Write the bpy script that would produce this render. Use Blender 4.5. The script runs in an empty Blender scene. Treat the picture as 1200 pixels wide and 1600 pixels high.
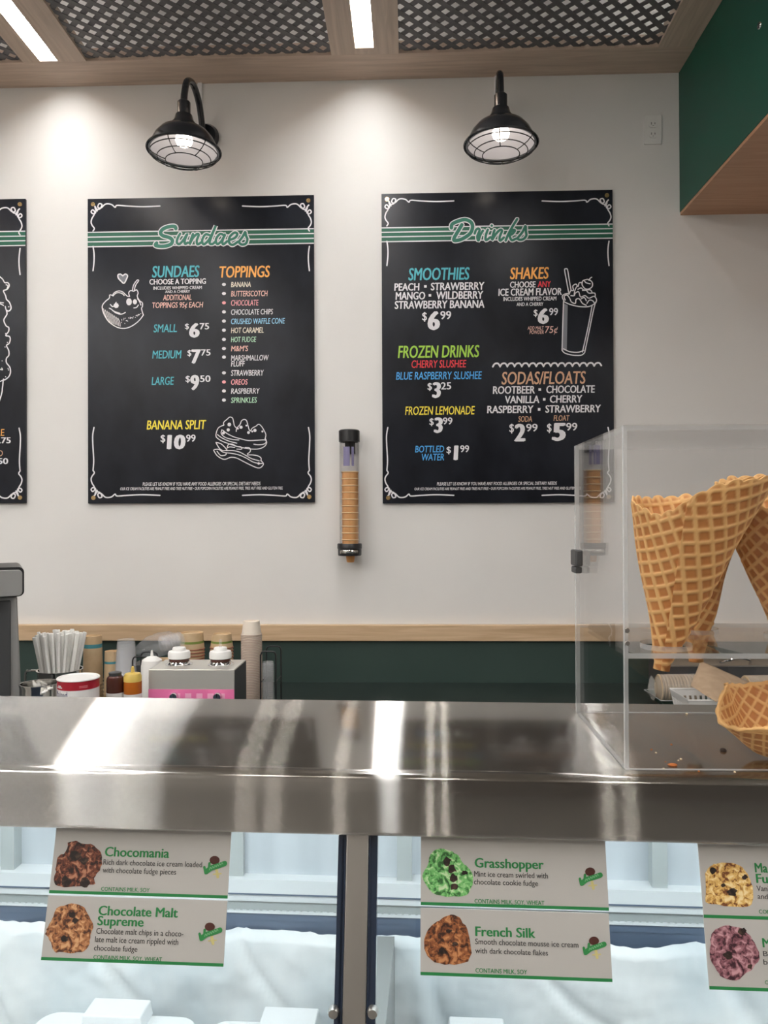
import bpy, bmesh, math, random
from mathutils import Matrix, Vector, noise
C = bpy.context.scene.collection
PI = math.pi
R = math.radians
random.seed(4)

# ------------------------------------------------------------------ camera
EYE = Vector((0, 0, 1.55))
FPX = 1200.0
CAMROT = (Matrix.Rotation(R(1.9), 4, 'Z') @ Matrix.Rotation(PI / 2 + R(0.4), 4, 'X') @ Matrix.Rotation(-0.004, 4, 'Z'))
cd = bpy.data.cameras.new('camera')
cam = bpy.data.objects.new('camera', cd)
C.objects.link(cam)
cam.matrix_world = Matrix.Translation(EYE) @ CAMROT
cd.sensor_fit = 'VERTICAL'
cd.sensor_height = 36.0
cd.lens = 36.0 * FPX / 1600.0
cd.clip_start = 0.02
bpy.context.scene.camera = cam

# ------------------------------------------------------------------ world, exposure
w = bpy.data.worlds.new('world')
bpy.context.scene.world = w
w.use_nodes = True
w.node_tree.nodes['Background'].inputs[0].default_value = (0.80, 0.82, 0.86, 1)
w.node_tree.nodes['Background'].inputs[1].default_value = 0.5
vs = bpy.context.scene.view_settings
vs.view_transform = 'Standard'
vs.look = 'None'
vs.gamma = 1.0
vs.use_curve_mapping = False
vs.exposure = 0.08
bpy.context.scene.cycles.transparent_max_bounces = 48
LED_STRENGTH = 49.0      # ceiling strips
BULB_STRENGTH = 10.0     # gooseneck bulbs
CASE_STRENGTH = 29.0      # tube inside the freezer case
COVE_STRENGTH = 9.0       # strips above the lattice
REAR_STRENGTH = 130.0     # shop lamps behind the camera

# ------------------------------------------------------------------ pixel -> place (1200 x 1600 photograph)
def ray(u, v):
    return CAMROT.to_3x3() @ Vector(((u - 600) / FPX, (800 - v) / FPX, -1))
def P(u, v, Y):
    d = ray(u, v)
    return EYE + d * (Y / d.y)
def PZ(u, v, z):
    d = ray(u, v)
    return EYE + d * ((z - EYE.z) / d.z)
def onplane(M, u, v):
    """local (x, y) of a photo point on the z=0 plane of matrix M"""
    Mi = M.inverted()
    o = Mi @ EYE
    d = Mi.to_3x3() @ ray(u, v)
    t = -o.z / d.z
    q = o + d * t
    return (q.x, q.y)

# ------------------------------------------------------------------ materials
def nodes_of(m):
    nt = m.node_tree
    return nt, nt.nodes, nt.links
def srgb(r, g, b):
    f = lambda c: (c / 255 / 12.92) if c / 255 <= 0.04045 else ((c / 255 + 0.055) / 1.055) ** 2.4
    return (f(r), f(g), f(b), 1)
def mat(name, col, rough=0.5, metal=0.0, spec=0.5, emit=None, es=0, coat=0):
    m = bpy.data.materials.new(name)
    m.use_nodes = True
    b = m.node_tree.nodes['Principled BSDF']
    b.inputs['Base Color'].default_value = col
    b.inputs['Roughness'].default_value = rough
    b.inputs['Metallic'].default_value = metal
    b.inputs['Specular IOR Level'].default_value = spec
    b.inputs['Coat Weight'].default_value = coat
    if emit:
        b.inputs['Emission Color'].default_value = emit
        b.inputs['Emission Strength'].default_value = es
    return m
def noisy(m, c1, c2, scale=8, detail=4, stretch=(1, 1, 1), lo=0.35, hi=0.65, bump=0, distort=0, coord='Object'):
    nt, N, L = nodes_of(m)
    b = N['Principled BSDF']
    tc = N.new('ShaderNodeTexCoord')
    mp = N.new('ShaderNodeMapping')
    mp.inputs['Scale'].default_value = stretch
    nz = N.new('ShaderNodeTexNoise')
    nz.inputs['Scale'].default_value = scale
    nz.inputs['Detail'].default_value = detail
    nz.inputs['Distortion'].default_value = distort
    rp = N.new('ShaderNodeValToRGB')
    rp.color_ramp.elements[0].position = lo
    rp.color_ramp.elements[1].position = hi
    rp.color_ramp.elements[0].color = c1
    rp.color_ramp.elements[1].color = c2
    L.new(tc.outputs[coord], mp.inputs['Vector'])
    L.new(mp.outputs[0], nz.inputs['Vector'])
    L.new(nz.outputs['Fac'], rp.inputs['Fac'])
    L.new(rp.outputs['Color'], b.inputs['Base Color'])
    if bump:
        bp = N.new('ShaderNodeBump')
        bp.inputs['Strength'].default_value = bump
        bp.inputs['Distance'].default_value = 0.002
        L.new(nz.outputs['Fac'], bp.inputs['Height'])
        L.new(bp.outputs[0], b.inputs['Normal'])
    return m
def wood(name, c1, c2, axis, rough=0.5):
    m = mat(name, c1, rough)
    st = [14, 14, 14]
    st[axis] = 0.9
    return noisy(m, c1, c2, 3.0, 6, tuple(st), 0.3, 0.72, 0.05, 1.2)
def clear(name, tint=(1, 1, 1, 1), base=0.04, graze=0.5, gloss_rough=0.0, power=4.0):
    """thin clear plastic or glass sheet: see-through with a mirror share that grows towards grazing"""
    m = bpy.data.materials.new(name)
    m.use_nodes = True
    nt, N, L = nodes_of(m)
    N.remove(N['Principled BSDF'])
    out = N['Material Output']
    tr = N.new('ShaderNodeBsdfTransparent')
    tr.inputs[0].default_value = tint
    gl = N.new('ShaderNodeBsdfGlossy')
    gl.inputs['Roughness'].default_value = gloss_rough
    lw = N.new('ShaderNodeLayerWeight')
    lw.inputs['Blend'].default_value = 0.5
    pw = N.new('ShaderNodeMath'); pw.operation = 'POWER'; pw.inputs[1].default_value = power
    mu = N.new('ShaderNodeMath'); mu.operation = 'MULTIPLY_ADD'
    mu.inputs[1].default_value = graze; mu.inputs[2].default_value = base
    mx = N.new('ShaderNodeMixShader')
    L.new(lw.outputs['Facing'], pw.inputs[0])
    L.new(pw.outputs[0], mu.inputs[0])
    L.new(mu.outputs[0], mx.inputs[0])
    L.new(tr.outputs[0], mx.inputs[1])
    L.new(gl.outputs[0], mx.inputs[2])
    L.new(mx.outputs[0], out.inputs[0])
    return m
def translucent_mix(name, col, fac, rough=0.2, thru=(1, 1, 1, 1)):
    """milky clear plastic: part see-through, part ordinary surface"""
    m = mat(name, col, rough)
    nt, N, L = nodes_of(m)
    tr = N.new('ShaderNodeBsdfTransparent')
    tr.inputs[0].default_value = thru
    mx = N.new('ShaderNodeMixShader')
    mx.inputs[0].default_value = fac
    L.new(tr.outputs[0], mx.inputs[1])
    L.new(N['Principled BSDF'].outputs[0], mx.inputs[2])
    L.new(mx.outputs[0], N['Material Output'].inputs[0])
    return m
def brushed(name, col, mirror_rough, stretch_rough, share):
    """steel brushed lengthways: a fairly clear mirror share mixed with a share whose glints stretch across the brushing"""
    m = mat(name, col, mirror_rough, 1.0)
    nt, N, L = nodes_of(m)
    b = N['Principled BSDF']
    an = N.new('ShaderNodeBsdfAnisotropic')
    an.inputs['Color'].default_value = col
    an.inputs['Roughness'].default_value = stretch_rough
    an.inputs['Anisotropy'].default_value = 0.97
    an.inputs['Rotation'].default_value = ANISO_ROT
    tg = N.new('ShaderNodeTangent')
    tg.direction_type = 'UV_MAP'
    tg.uv_map = 'UVMap'
    L.new(tg.outputs[0], an.inputs['Tangent'])
    mx = N.new('ShaderNodeMixShader')
    mx.inputs[0].default_value = share
    L.new(b.outputs[0], mx.inputs[1]); L.new(an.outputs[0], mx.inputs[2])
    L.new(mx.outputs[0], N['Material Output'].inputs[0])
    tc = N.new('ShaderNodeTexCoord')
    mp = N.new('ShaderNodeMapping')
    mp.inputs['Scale'].default_value = (1.2, 60, 60)
    nz = N.new('ShaderNodeTexNoise')
    nz.inputs['Scale'].default_value = 5
    nz.inputs['Detail'].default_value = 5
    mr = N.new('ShaderNodeMapRange')
    mr.inputs[3].default_value = mirror_rough - 0.02
    mr.inputs[4].default_value = mirror_rough + 0.03
    L.new(tc.outputs['Object'], mp.inputs['Vector'])
    L.new(mp.outputs[0], nz.inputs['Vector'])
    L.new(nz.outputs['Fac'], mr.inputs[0])
    L.new(mr.outputs[0], b.inputs['Roughness'])
    return m
ANISO_ROT = 0.0

M = {}
M['wall'] = noisy(mat('wall_paint', (0.74, 0.72, 0.69, 1), 0.75), (0.735, 0.72, 0.70, 1), (0.76, 0.745, 0.725, 1), 3, 3)
M['greenwall'] = noisy(mat('green_wall_panel', srgb(38, 62, 56), 0.45), srgb(46, 64, 59), srgb(52, 70, 65), 2, 2)
M['soffitgreen'] = noisy(mat('soffit_green_paint', srgb(24, 100, 76), 0.5), srgb(15, 80, 65), srgb(19, 86, 70), 3, 2)
M['oak_x'] = wood('ceiling_oak_along_wall', (0.52, 0.395, 0.31, 1), (0.68, 0.535, 0.43, 1), 0)
M['oak_y'] = wood('ceiling_oak_beam', (0.52, 0.405, 0.32, 1), (0.68, 0.545, 0.44, 1), 1)
M['rail'] = wood('rail_oak', (0.50, 0.34, 0.20, 1), (0.66, 0.48, 0.31, 1), 0, 0.4)
M['cedar'] = wood('soffit_wood', (0.50, 0.27, 0.155, 1), (0.60, 0.345, 0.21, 1), 0, 0.45)
M['lattice'] = noisy(mat('lattice_strip', (0.06, 0.058, 0.06, 1), 0.55), (0.115, 0.108, 0.112, 1), (0.15, 0.142, 0.145, 1), 30, 3)
M['deck'] = mat('white_backing', (0.92, 0.92, 0.91, 1), 0.8)
M['rearceiling'] = mat('plain_ceiling', (0.45, 0.40, 0.34, 1), 0.8)
M['floor'] = noisy(mat('floor_tile', (0.2, 0.19, 0.18, 1), 0.4), (0.15, 0.14, 0.13, 1), (0.20, 0.19, 0.175, 1), 4, 4)
M['bouncefloor'] = mat('pale_bounce_floor', (0.62, 0.61, 0.59, 1), 0.5)
M['rearwall'] = noisy(mat('front_of_shop_wall', (0.30, 0.26, 0.22, 1), 0.7), (0.44, 0.41, 0.38, 1), (0.52, 0.49, 0.45, 1), 2, 3)
M['darkwall'] = mat('shop_dark_wall', (0.075, 0.06, 0.055, 1), 0.7)
M['led'] = mat('led_diffuser', (0.9, 0.9, 0.9, 1), 0.5, emit=(1.0, 0.985, 0.965, 1), es=LED_STRENGTH)
M['rearled'] = mat('shop_lamp_glow', (0.9, 0.9, 0.9, 1), 0.5, emit=(1.0, 0.93, 0.82, 1), es=REAR_STRENGTH)
M['caseled'] = mat('case_tube_glow', (0.9, 0.9, 0.9, 1), 0.5, emit=(0.90, 0.97, 1.0, 1), es=CASE_STRENGTH)
M['coveled'] = mat('cove_lamp_glow', (0.9, 0.9, 0.9, 1), 0.5, emit=(1.0, 0.98, 0.95, 1), es=COVE_STRENGTH)
M['bulb'] = mat('bulb_glow', (1, 1, 1, 1), 0.4, emit=(1.0, 0.88, 0.74, 1), es=BULB_STRENGTH)
M['ledframe'] = mat('white_aluminium', (0.8, 0.8, 0.8, 1), 0.4)
M['blackenamel'] = mat('black_enamel', (0.012, 0.013, 0.016, 1), 0.18, spec=0.6)
M['whiteenamel'] = mat('white_enamel', (0.46, 0.46, 0.50, 1), 0.3)
M['board'] = noisy(mat('chalkboard', (0.014, 0.015, 0.02, 1), 0.26, spec=0.22), (0.007, 0.008, 0.012, 1), (0.021, 0.024, 0.033, 1), 5, 6, (1, 0.6, 1), 0.35, 0.8)
M['boardedge'] = mat('board_edge', (0.03, 0.03, 0.03, 1), 0.5)
M['brass'] = mat('brass', (0.55, 0.40, 0.2, 1), 0.25, 1.0)
M['whiteplastic'] = mat('white_plastic', (0.80, 0.79, 0.77, 1), 0.35)
M['raceway'] = mat('raceway_white', (0.86, 0.84, 0.86, 1), 0.4)
M['blackplastic'] = mat('black_plastic', (0.015, 0.015, 0.017, 1), 0.35)
M['steel'] = brushed('brushed_steel', (0.60, 0.595, 0.58, 1), 0.10, 0.34, 0.6)
M['polished'] = mat('polished_steel', (0.66, 0.65, 0.63, 1), 0.12, 1.0)
M['warmersteel'] = mat('warmer_steel', (0.66, 0.64, 0.59, 1), 0.32, 0.55)
M['satin'] = mat('satin_steel', (0.50, 0.49, 0.47, 1), 0.33, 1.0)
M['chrome'] = mat('chrome', (0.8, 0.8, 0.8, 1), 0.06, 1.0)
M['greymetal'] = noisy(mat('grey_metal', (0.3, 0.3, 0.295, 1), 0.42, 0.35), (0.29, 0.29, 0.285, 1), (0.33, 0.33, 0.325, 1), 3, 3)
M['darkgrey'] = mat('dark_grey_plastic', (0.05, 0.052, 0.055, 1), 0.45)
M['acrylic'] = clear('clear_acrylic', (0.994, 0.994, 0.994, 1), 0.028, 0.62, 0.0, 3.0)
M['acrylicedge'] = translucent_mix('acrylic_cut_edge', (0.75, 0.77, 0.78, 1), 0.45, 0.15)
M['glass'] = clear('case_glass', (0.97, 0.985, 0.985, 1), 0.03, 0.4)
M['glassedge'] = mat('dark_glass_edge', (0.012, 0.022, 0.045, 1), 0.1)
M['clearcup'] = translucent_mix('clear_cup', (0.78, 0.79, 0.80, 1), 0.16, 0.12, (0.985, 0.985, 0.99, 1))
M['bag'] = translucent_mix('crumpled_clear_bag', (0.8, 0.8, 0.82, 1), 0.13, 0.12, (0.96, 0.96, 0.97, 1))
M['domeclear'] = translucent_mix('clear_dome', (0.85, 0.85, 0.86, 1), 0.24, 0.1)
M['tubeclear'] = clear('dispenser_tube', (0.94, 0.94, 0.95, 1), 0.04, 0.7, 0.03, 2.0)
M['frost'] = noisy(mat('frost', (0.80, 0.86, 0.88, 1), 0.85), (0.70, 0.78, 0.82, 1), (0.88, 0.91, 0.92, 1), 7, 8, (1, 1, 0.6), 0.32, 0.62, 1.0)
M['casewhite'] = mat('case_white_panel', (0.72, 0.76, 0.78, 1), 0.4)
M['caseblue'] = noisy(mat('case_rear_door_panel', (0.50, 0.58, 0.63, 1), 0.35), (0.50, 0.55, 0.59, 1), (0.58, 0.63, 0.67, 1), 3, 2, (8, 1, 1))
M['casegrey'] = mat('case_grey_strip', (0.42, 0.46, 0.46, 1), 0.4)
M['casedark'] = mat('case_blue_grey_seal', (0.10, 0.14, 0.21, 1), 0.5)
M['partition'] = mat('case_partition', (0.26, 0.28, 0.28, 1), 0.4)
M['lid'] = mat('tub_lid_plastic', (0.80, 0.83, 0.85, 1), 0.35)
M['tub'] = noisy(mat('tub_card', (0.62, 0.64, 0.66, 1), 0.6), (0.60, 0.62, 0.64, 1), (0.66, 0.68, 0.7, 1), 9, 2)
M['paperwhite'] = noisy(mat('straw_paper', (0.80, 0.79, 0.76, 1), 0.7), (0.84, 0.83, 0.80, 1), (0.90, 0.89, 0.86, 1), 40, 2)
M['kraft'] = noisy(mat('kraft_cup_paper', (0.58, 0.42, 0.25, 1), 0.65), (0.56, 0.40, 0.235, 1), (0.61, 0.45, 0.275, 1), 30, 3)
M['kraftpaper'] = noisy(mat('brown_paper_sheet', (0.47, 0.34, 0.23, 1), 0.75), (0.45, 0.325, 0.215, 1), (0.51, 0.375, 0.25, 1), 50, 3)
M['cream'] = noisy(mat('cream_cup_paper', (0.76, 0.68, 0.59, 1), 0.7), (0.74, 0.66, 0.57, 1), (0.78, 0.70, 0.61, 1), 30, 3)
M['creamrimshade'] = mat('cream_cup_rim_shade', (0.50, 0.40, 0.33, 1), 0.7)  # darker cream: shade between the stacked rims put into the colour
M['teal'] = mat('teal_band', srgb(70, 140, 150), 0.6)
M['greenband'] = mat('green_band', srgb(120, 140, 60), 0.6)
M['rimred'] = mat('red_brown_rim', srgb(150, 90, 70), 0.6)
M['choco'] = mat('chocolate_sauce', srgb(78, 42, 34), 0.25)
M['amber'] = mat('caramel_sauce', srgb(190, 105, 35), 0.2)
M['yellowcap'] = mat('yellow_plastic', srgb(215, 185, 95), 0.35)
M['red'] = mat('red_label', srgb(170, 28, 45), 0.4)
M['navy'] = mat('navy_ink', srgb(40, 52, 100), 0.5)
M['pink'] = mat('pink_label', srgb(232, 118, 170), 0.45)
M['palepink'] = mat('pale_pink_ink', srgb(240, 170, 200), 0.45)
M['wrapper'] = translucent_mix('clear_wrapper', (0.8, 0.78, 0.74, 1), 0.3, 0.15)
M['biscuit'] = noisy(mat('wrapped_wafer_biscuit', (0.55, 0.40, 0.24, 1), 0.7), (0.50, 0.36, 0.21, 1), (0.66, 0.52, 0.36, 1), 12, 4, (3, 1, 1))
M['greenplastic'] = mat('dark_green_plastic', srgb(40, 70, 62), 0.3)
M['wafer'] = noisy(mat('plain_wafer', srgb(224, 160, 88), 0.65), srgb(208, 146, 84), srgb(224, 168, 108), 20, 3)
M['waferlip'] = mat('wafer_lip', srgb(246, 216, 166), 0.6)
M['violet'] = mat('violet_sticker', srgb(120, 115, 150), 0.4)
M['crumb'] = mat('waffle_crumb', srgb(190, 110, 50), 0.8)
M['darkcrumb'] = mat('dark_crumb', srgb(48, 30, 20), 0.7)
M['palecrumb'] = mat('pale_crumb', srgb(225, 205, 170), 0.8)
M['countertop'] = noisy(mat('dark_counter_laminate', srgb(34, 44, 42), 0.3), srgb(30, 40, 38), srgb(38, 48, 45), 6, 3)
def ink(name, r, g, b): M[name] = mat('ink_' + name, srgb(r, g, b), 0.55)
ink('chalk', 226, 224, 228); ink('greychalk', 120, 122, 130); ink('cteal', 78, 176, 190); ink('corange', 240, 170, 84); ink('csalmon', 236, 190, 178)
ink('cpink', 240, 165, 170); ink('cyellow', 242, 222, 70); ink('clime', 160, 204, 70); ink('cred', 226, 52, 66); ink('cblue', 74, 166, 232)
ink('clightblue', 150, 205, 235); ink('cmint', 180, 222, 190); ink('ccream', 236, 226, 206); ink('ctan', 206, 162, 130); ink('cgreen', 20, 92, 70)
ink('ctitle', 40, 116, 96)
ink('logogreen', 42, 128, 66); ink('logobrown', 70, 32, 24); ink('logotan', 190, 180, 120); ink('text', 58, 58, 58); ink('title', 28, 120, 62); ink('cardwhite', 175, 173, 169)
ink('lightgreen', 120, 180, 130)

# waffle: browned pits, pale ridges, from a face attribute
m = mat('waffle', srgb(205, 140, 70), 0.62)
nt, N, L = nodes_of(m)
at = N.new('ShaderNodeAttribute'); at.attribute_name = 'ridge'
rp = N.new('ShaderNodeValToRGB')
rp.color_ramp.elements[0].color = srgb(190, 128, 70)
rp.color_ramp.elements[1].color = srgb(226, 182, 122)
rp.color_ramp.elements[0].position = 0.1
rp.color_ramp.elements[1].position = 0.85
nz = N.new('ShaderNodeTexNoise'); nz.inputs['Scale'].default_value = 45; nz.inputs['Detail'].default_value = 4
tc = N.new('ShaderNodeTexCoord')
mx = N.new('ShaderNodeMix'); mx.data_type = 'RGBA'; mx.blend_type = 'MULTIPLY'
r2 = N.new('ShaderNodeValToRGB')
r2.color_ramp.elements[0].color = (0.78, 0.70, 0.6, 1); r2.color_ramp.elements[1].color = (1.1, 1.08, 1.05, 1)
mx.inputs[0].default_value = 0.8
L.new(tc.outputs['Object'], nz.inputs['Vector'])
L.new(nz.outputs['Fac'], r2.inputs[0])
L.new(at.outputs['Fac'], rp.inputs[0])
L.new(rp.outputs[0], mx.inputs[6]); L.new(r2.outputs[0], mx.inputs[7])
L.new(mx.outputs[2], N['Principled BSDF'].inputs['Base Color'])
M['waffle'] = m
def scoop_print(name, cols, scale=150):
    """printed picture of ice cream: marbled colours with dark flecks"""
    m = mat('print_' + name, cols[0], 0.5)
    nt, N, L = nodes_of(m)
    tc = N.new('ShaderNodeTexCoord')
    nz = N.new('ShaderNodeTexNoise'); nz.inputs['Scale'].default_value = scale; nz.inputs['Detail'].default_value = 8; nz.inputs['Roughness'].default_value = 0.62; nz.inputs['Distortion'].default_value = 0.9
    rp = N.new('ShaderNodeValToRGB')
    e = rp.color_ramp.elements
    e[0].position = 0.41; e[0].color = cols[0]
    e[1].position = 0.62; e[1].color = cols[-1]
    for i, c in enumerate(cols[1:-1]):
        q = e.new(0.41 + 0.21 * (i + 1) / (len(cols) - 1)); q.color = c
    L.new(tc.outputs['Object'], nz.inputs['Vector'])
    L.new(nz.outputs['Fac'], rp.inputs[0])
    L.new(rp.outputs[0], N['Principled BSDF'].inputs['Base Color'])
    M[name] = m
scoop_print('p_darkchoc', [srgb(30, 14, 10), srgb(82, 40, 26), srgb(118, 64, 44), srgb(176, 124, 96)])
scoop_print('p_malt', [srgb(66, 36, 22), srgb(140, 88, 54), srgb(172, 118, 76), srgb(206, 160, 116)])
scoop_print('p_mint', [srgb(44, 90, 44), srgb(96, 168, 92), srgb(126, 192, 116), srgb(190, 214, 170)])
scoop_print('p_silk', [srgb(52, 26, 14), srgb(118, 66, 36), srgb(152, 94, 54), srgb(188, 130, 84)])
scoop_print('p_vanilla', [srgb(110, 62, 30), srgb(206, 160, 86), srgb(222, 188, 118), srgb(234, 212, 160)])
scoop_print('p_berry', [srgb(52, 22, 32), srgb(122, 74, 84), srgb(154, 108, 116), srgb(190, 144, 150)])
scoop_print('p_fleck', [srgb(20, 12, 10), srgb(40, 26, 20), srgb(70, 52, 42)])

# ------------------------------------------------------------------ mesh helpers
class MB:
    def __init__(s):
        s.v = []; s.f = []; s.mi = []; s.cur = 0; s.attr = None
    def add(s, vs, fs, mi=None):
        o = len(s.v)
        s.v += [tuple(p) for p in vs]
        s.f += [tuple(i + o for i in q) for q in fs]
        s.mi += [s.cur if mi is None else mi] * len(fs)
    def box(s, x0, x1, y0, y1, z0, z1, mi=None):
        s.add([(x0, y0, z0), (x1, y0, z0), (x1, y1, z0), (x0, y1, z0), (x0, y0, z1), (x1, y0, z1), (x1, y1, z1), (x0, y1, z1)],
              [(0, 3, 2, 1), (4, 5, 6, 7), (0, 1, 5, 4), (1, 2, 6, 5), (2, 3, 7, 6), (3, 0, 4, 7)], mi)
    def lathe(s, prof, c=(0, 0, 0), seg=32, mi=None, sx=1, sy=1):
        n = len(prof); vs = []; fs = []
        for i in range(seg):
            a = 2 * PI * i / seg
            for r, z in prof:
                vs.append((c[0] + r * math.cos(a) * sx, c[1] + r * math.sin(a) * sy, c[2] + z))
        for i in range(seg):
            j = (i + 1) % seg
            for k in range(n - 1):
                fs.append((i * n + k, j * n + k, j * n + k + 1, i * n + k + 1))
        if prof[0][0] > 1e-6: fs.append(tuple(i * n for i in range(seg))[::-1]) if False else None
        s.add(vs, [q for q in fs if q], mi)
    def tube(s, pts, r, seg=10, closed=False, mi=None, cap=True):
        pts = [Vector(p) for p in pts]; n = len(pts)
        vs = []; fs = []
        up = Vector((0, 0, 1)); prev = None
        for i, p in enumerate(pts):
            if closed: t = pts[(i + 1) % n] - pts[i - 1]
            else: t = pts[min(i + 1, n - 1)] - pts[max(i - 1, 0)]
            t.normalize()
            if prev is None:
                a = t.orthogonal().normalized()
            else:
                a = (prev - t * prev.dot(t)).normalized()
            prev = a
            b = t.cross(a)
            rr = r[i] if isinstance(r, (list, tuple)) else r
            for k in range(seg):
                q = 2 * PI * k / seg
                vs.append(p + (a * math.cos(q) + b * math.sin(q)) * rr)
        for i in range(n if closed else n - 1):
            j = (i + 1) % n
            for k in range(seg):
                l = (k + 1) % seg
                fs.append((i * seg + k, i * seg + l, j * seg + l, j * seg + k))
        if cap and not closed:
            fs.append(tuple(range(seg))[::-1]); fs.append(tuple((n - 1) * seg + k for k in range(seg)))
        s.add(vs, fs, mi)
    def prism(s, poly, y0, y1, mi=None):
        """poly in (x,z), extruded along y"""
        n = len(poly)
        vs = [(x, y0, z) for x, z in poly] + [(x, y1, z) for x, z in poly]
        fs = [tuple(range(n)), tuple(range(2 * n - 1, n - 1, -1))] + [(i, i + n, (i + 1) % n + n, (i + 1) % n) for i in range(n)]
        s.add(vs, fs, mi)
    def build(s, name, mats, parent=None, smooth=True, bevel=0, angle=35, loc=None, recalc=True):
        me = bpy.data.meshes.new(name)
        me.from_pydata(s.v, [], s.f)
        if not isinstance(mats, (list, tuple)): mats = [mats]
        for q in mats: me.materials.append(M[q] if isinstance(q, str) else q)
        if len(mats) > 1: me.polygons.foreach_set('material_index', s.mi)
        if s.attr:
            a = me.attributes.new('ridge', 'FLOAT', 'POINT')
            a.data.foreach_set('value', s.attr)
        if recalc:
            bm = bmesh.new(); bm.from_mesh(me); bmesh.ops.recalc_face_normals(bm, faces=bm.faces); bm.to_mesh(me); bm.free()
        if smooth:
            me.polygons.foreach_set('use_smooth', [True] * len(me.polygons))
            me.set_sharp_from_angle(angle=R(angle))
        me.update()
        o = bpy.data.objects.new(name, me)
        C.objects.link(o)
        if parent: o.parent = parent
        if loc: o.location = loc
        if bevel:
            b = o.modifiers.new('bevel', 'BEVEL'); b.width = bevel; b.segments = 3; b.limit_method = 'ANGLE'; b.angle_limit = R(40)
        return o
def uv_along_x(o):
    me = o.data
    uv = me.uv_layers.new(name='UVMap')
    for lp in me.loops:
        p = me.vertices[lp.vertex_index].co
        uv.data[lp.index].uv = (p.x * 0.3, (p.y + p.z * 1.0137) * 0.3)
def thing(name, label, cat, loc=(0, 0, 0), rotz=0, group=None, matrix=None):
    o = bpy.data.objects.new(name, None)
    C.objects.link(o)
    o.empty_display_size = 0.05
    if matrix is not None: o.matrix_world = matrix
    else:
        o.location = loc; o.rotation_euler = (0, 0, rotz)
    o['label'] = label; o['category'] = cat
    if group: o['group'] = group
    return o
def tag(o, label, cat, group=None, kind=None):
    o['label'] = label; o['category'] = cat
    if group: o['group'] = group
    if kind: o['kind'] = kind
    return o
def struct(name, mb, m, label=None, cat=None, **k):
    o = mb.build(name, m, **k)
    o['kind'] = 'structure'
    if label: o['label'] = label; o['category'] = cat or name.split('_')[0]
    return o
def dup(root, loc=None, label=None, matrix=None):
    r = root.copy(); C.objects.link(r)
    if matrix is not None: r.matrix_world = matrix
    if loc is not None: r.location = loc
    if label: r['label'] = label
    for ch in list(root.children):
        c = ch.copy(); C.objects.link(c); c.parent = r
        for g in list(ch.children):
            d = g.copy(); C.objects.link(d); d.parent = c
    return r
def catmull(pts, n=6, closed=False):
    P_ = [Vector((p[0], p[1], p[2] if len(p) > 2 else 0)) for p in pts]
    if len(P_) < 3: return P_
    out = []
    m_ = len(P_)
    rng = range(m_ if closed else m_ - 1)
    for i in rng:
        p1 = P_[i]; p2 = P_[(i + 1) % m_]
        p0 = P_[i - 1] if (closed or i > 0) else p1
        p3 = P_[(i + 2) % m_] if (closed or i + 2 < m_) else p2
        for k in range(n):
            t = k / n
            out.append(0.5 * ((2 * p1) + (p2 - p0) * t + (2 * p0 - 5 * p1 + 4 * p2 - p3) * t * t + (3 * p1 - p0 - 3 * p2 + p3) * t ** 3))
    if not closed: out.append(P_[-1])
    return out

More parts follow.
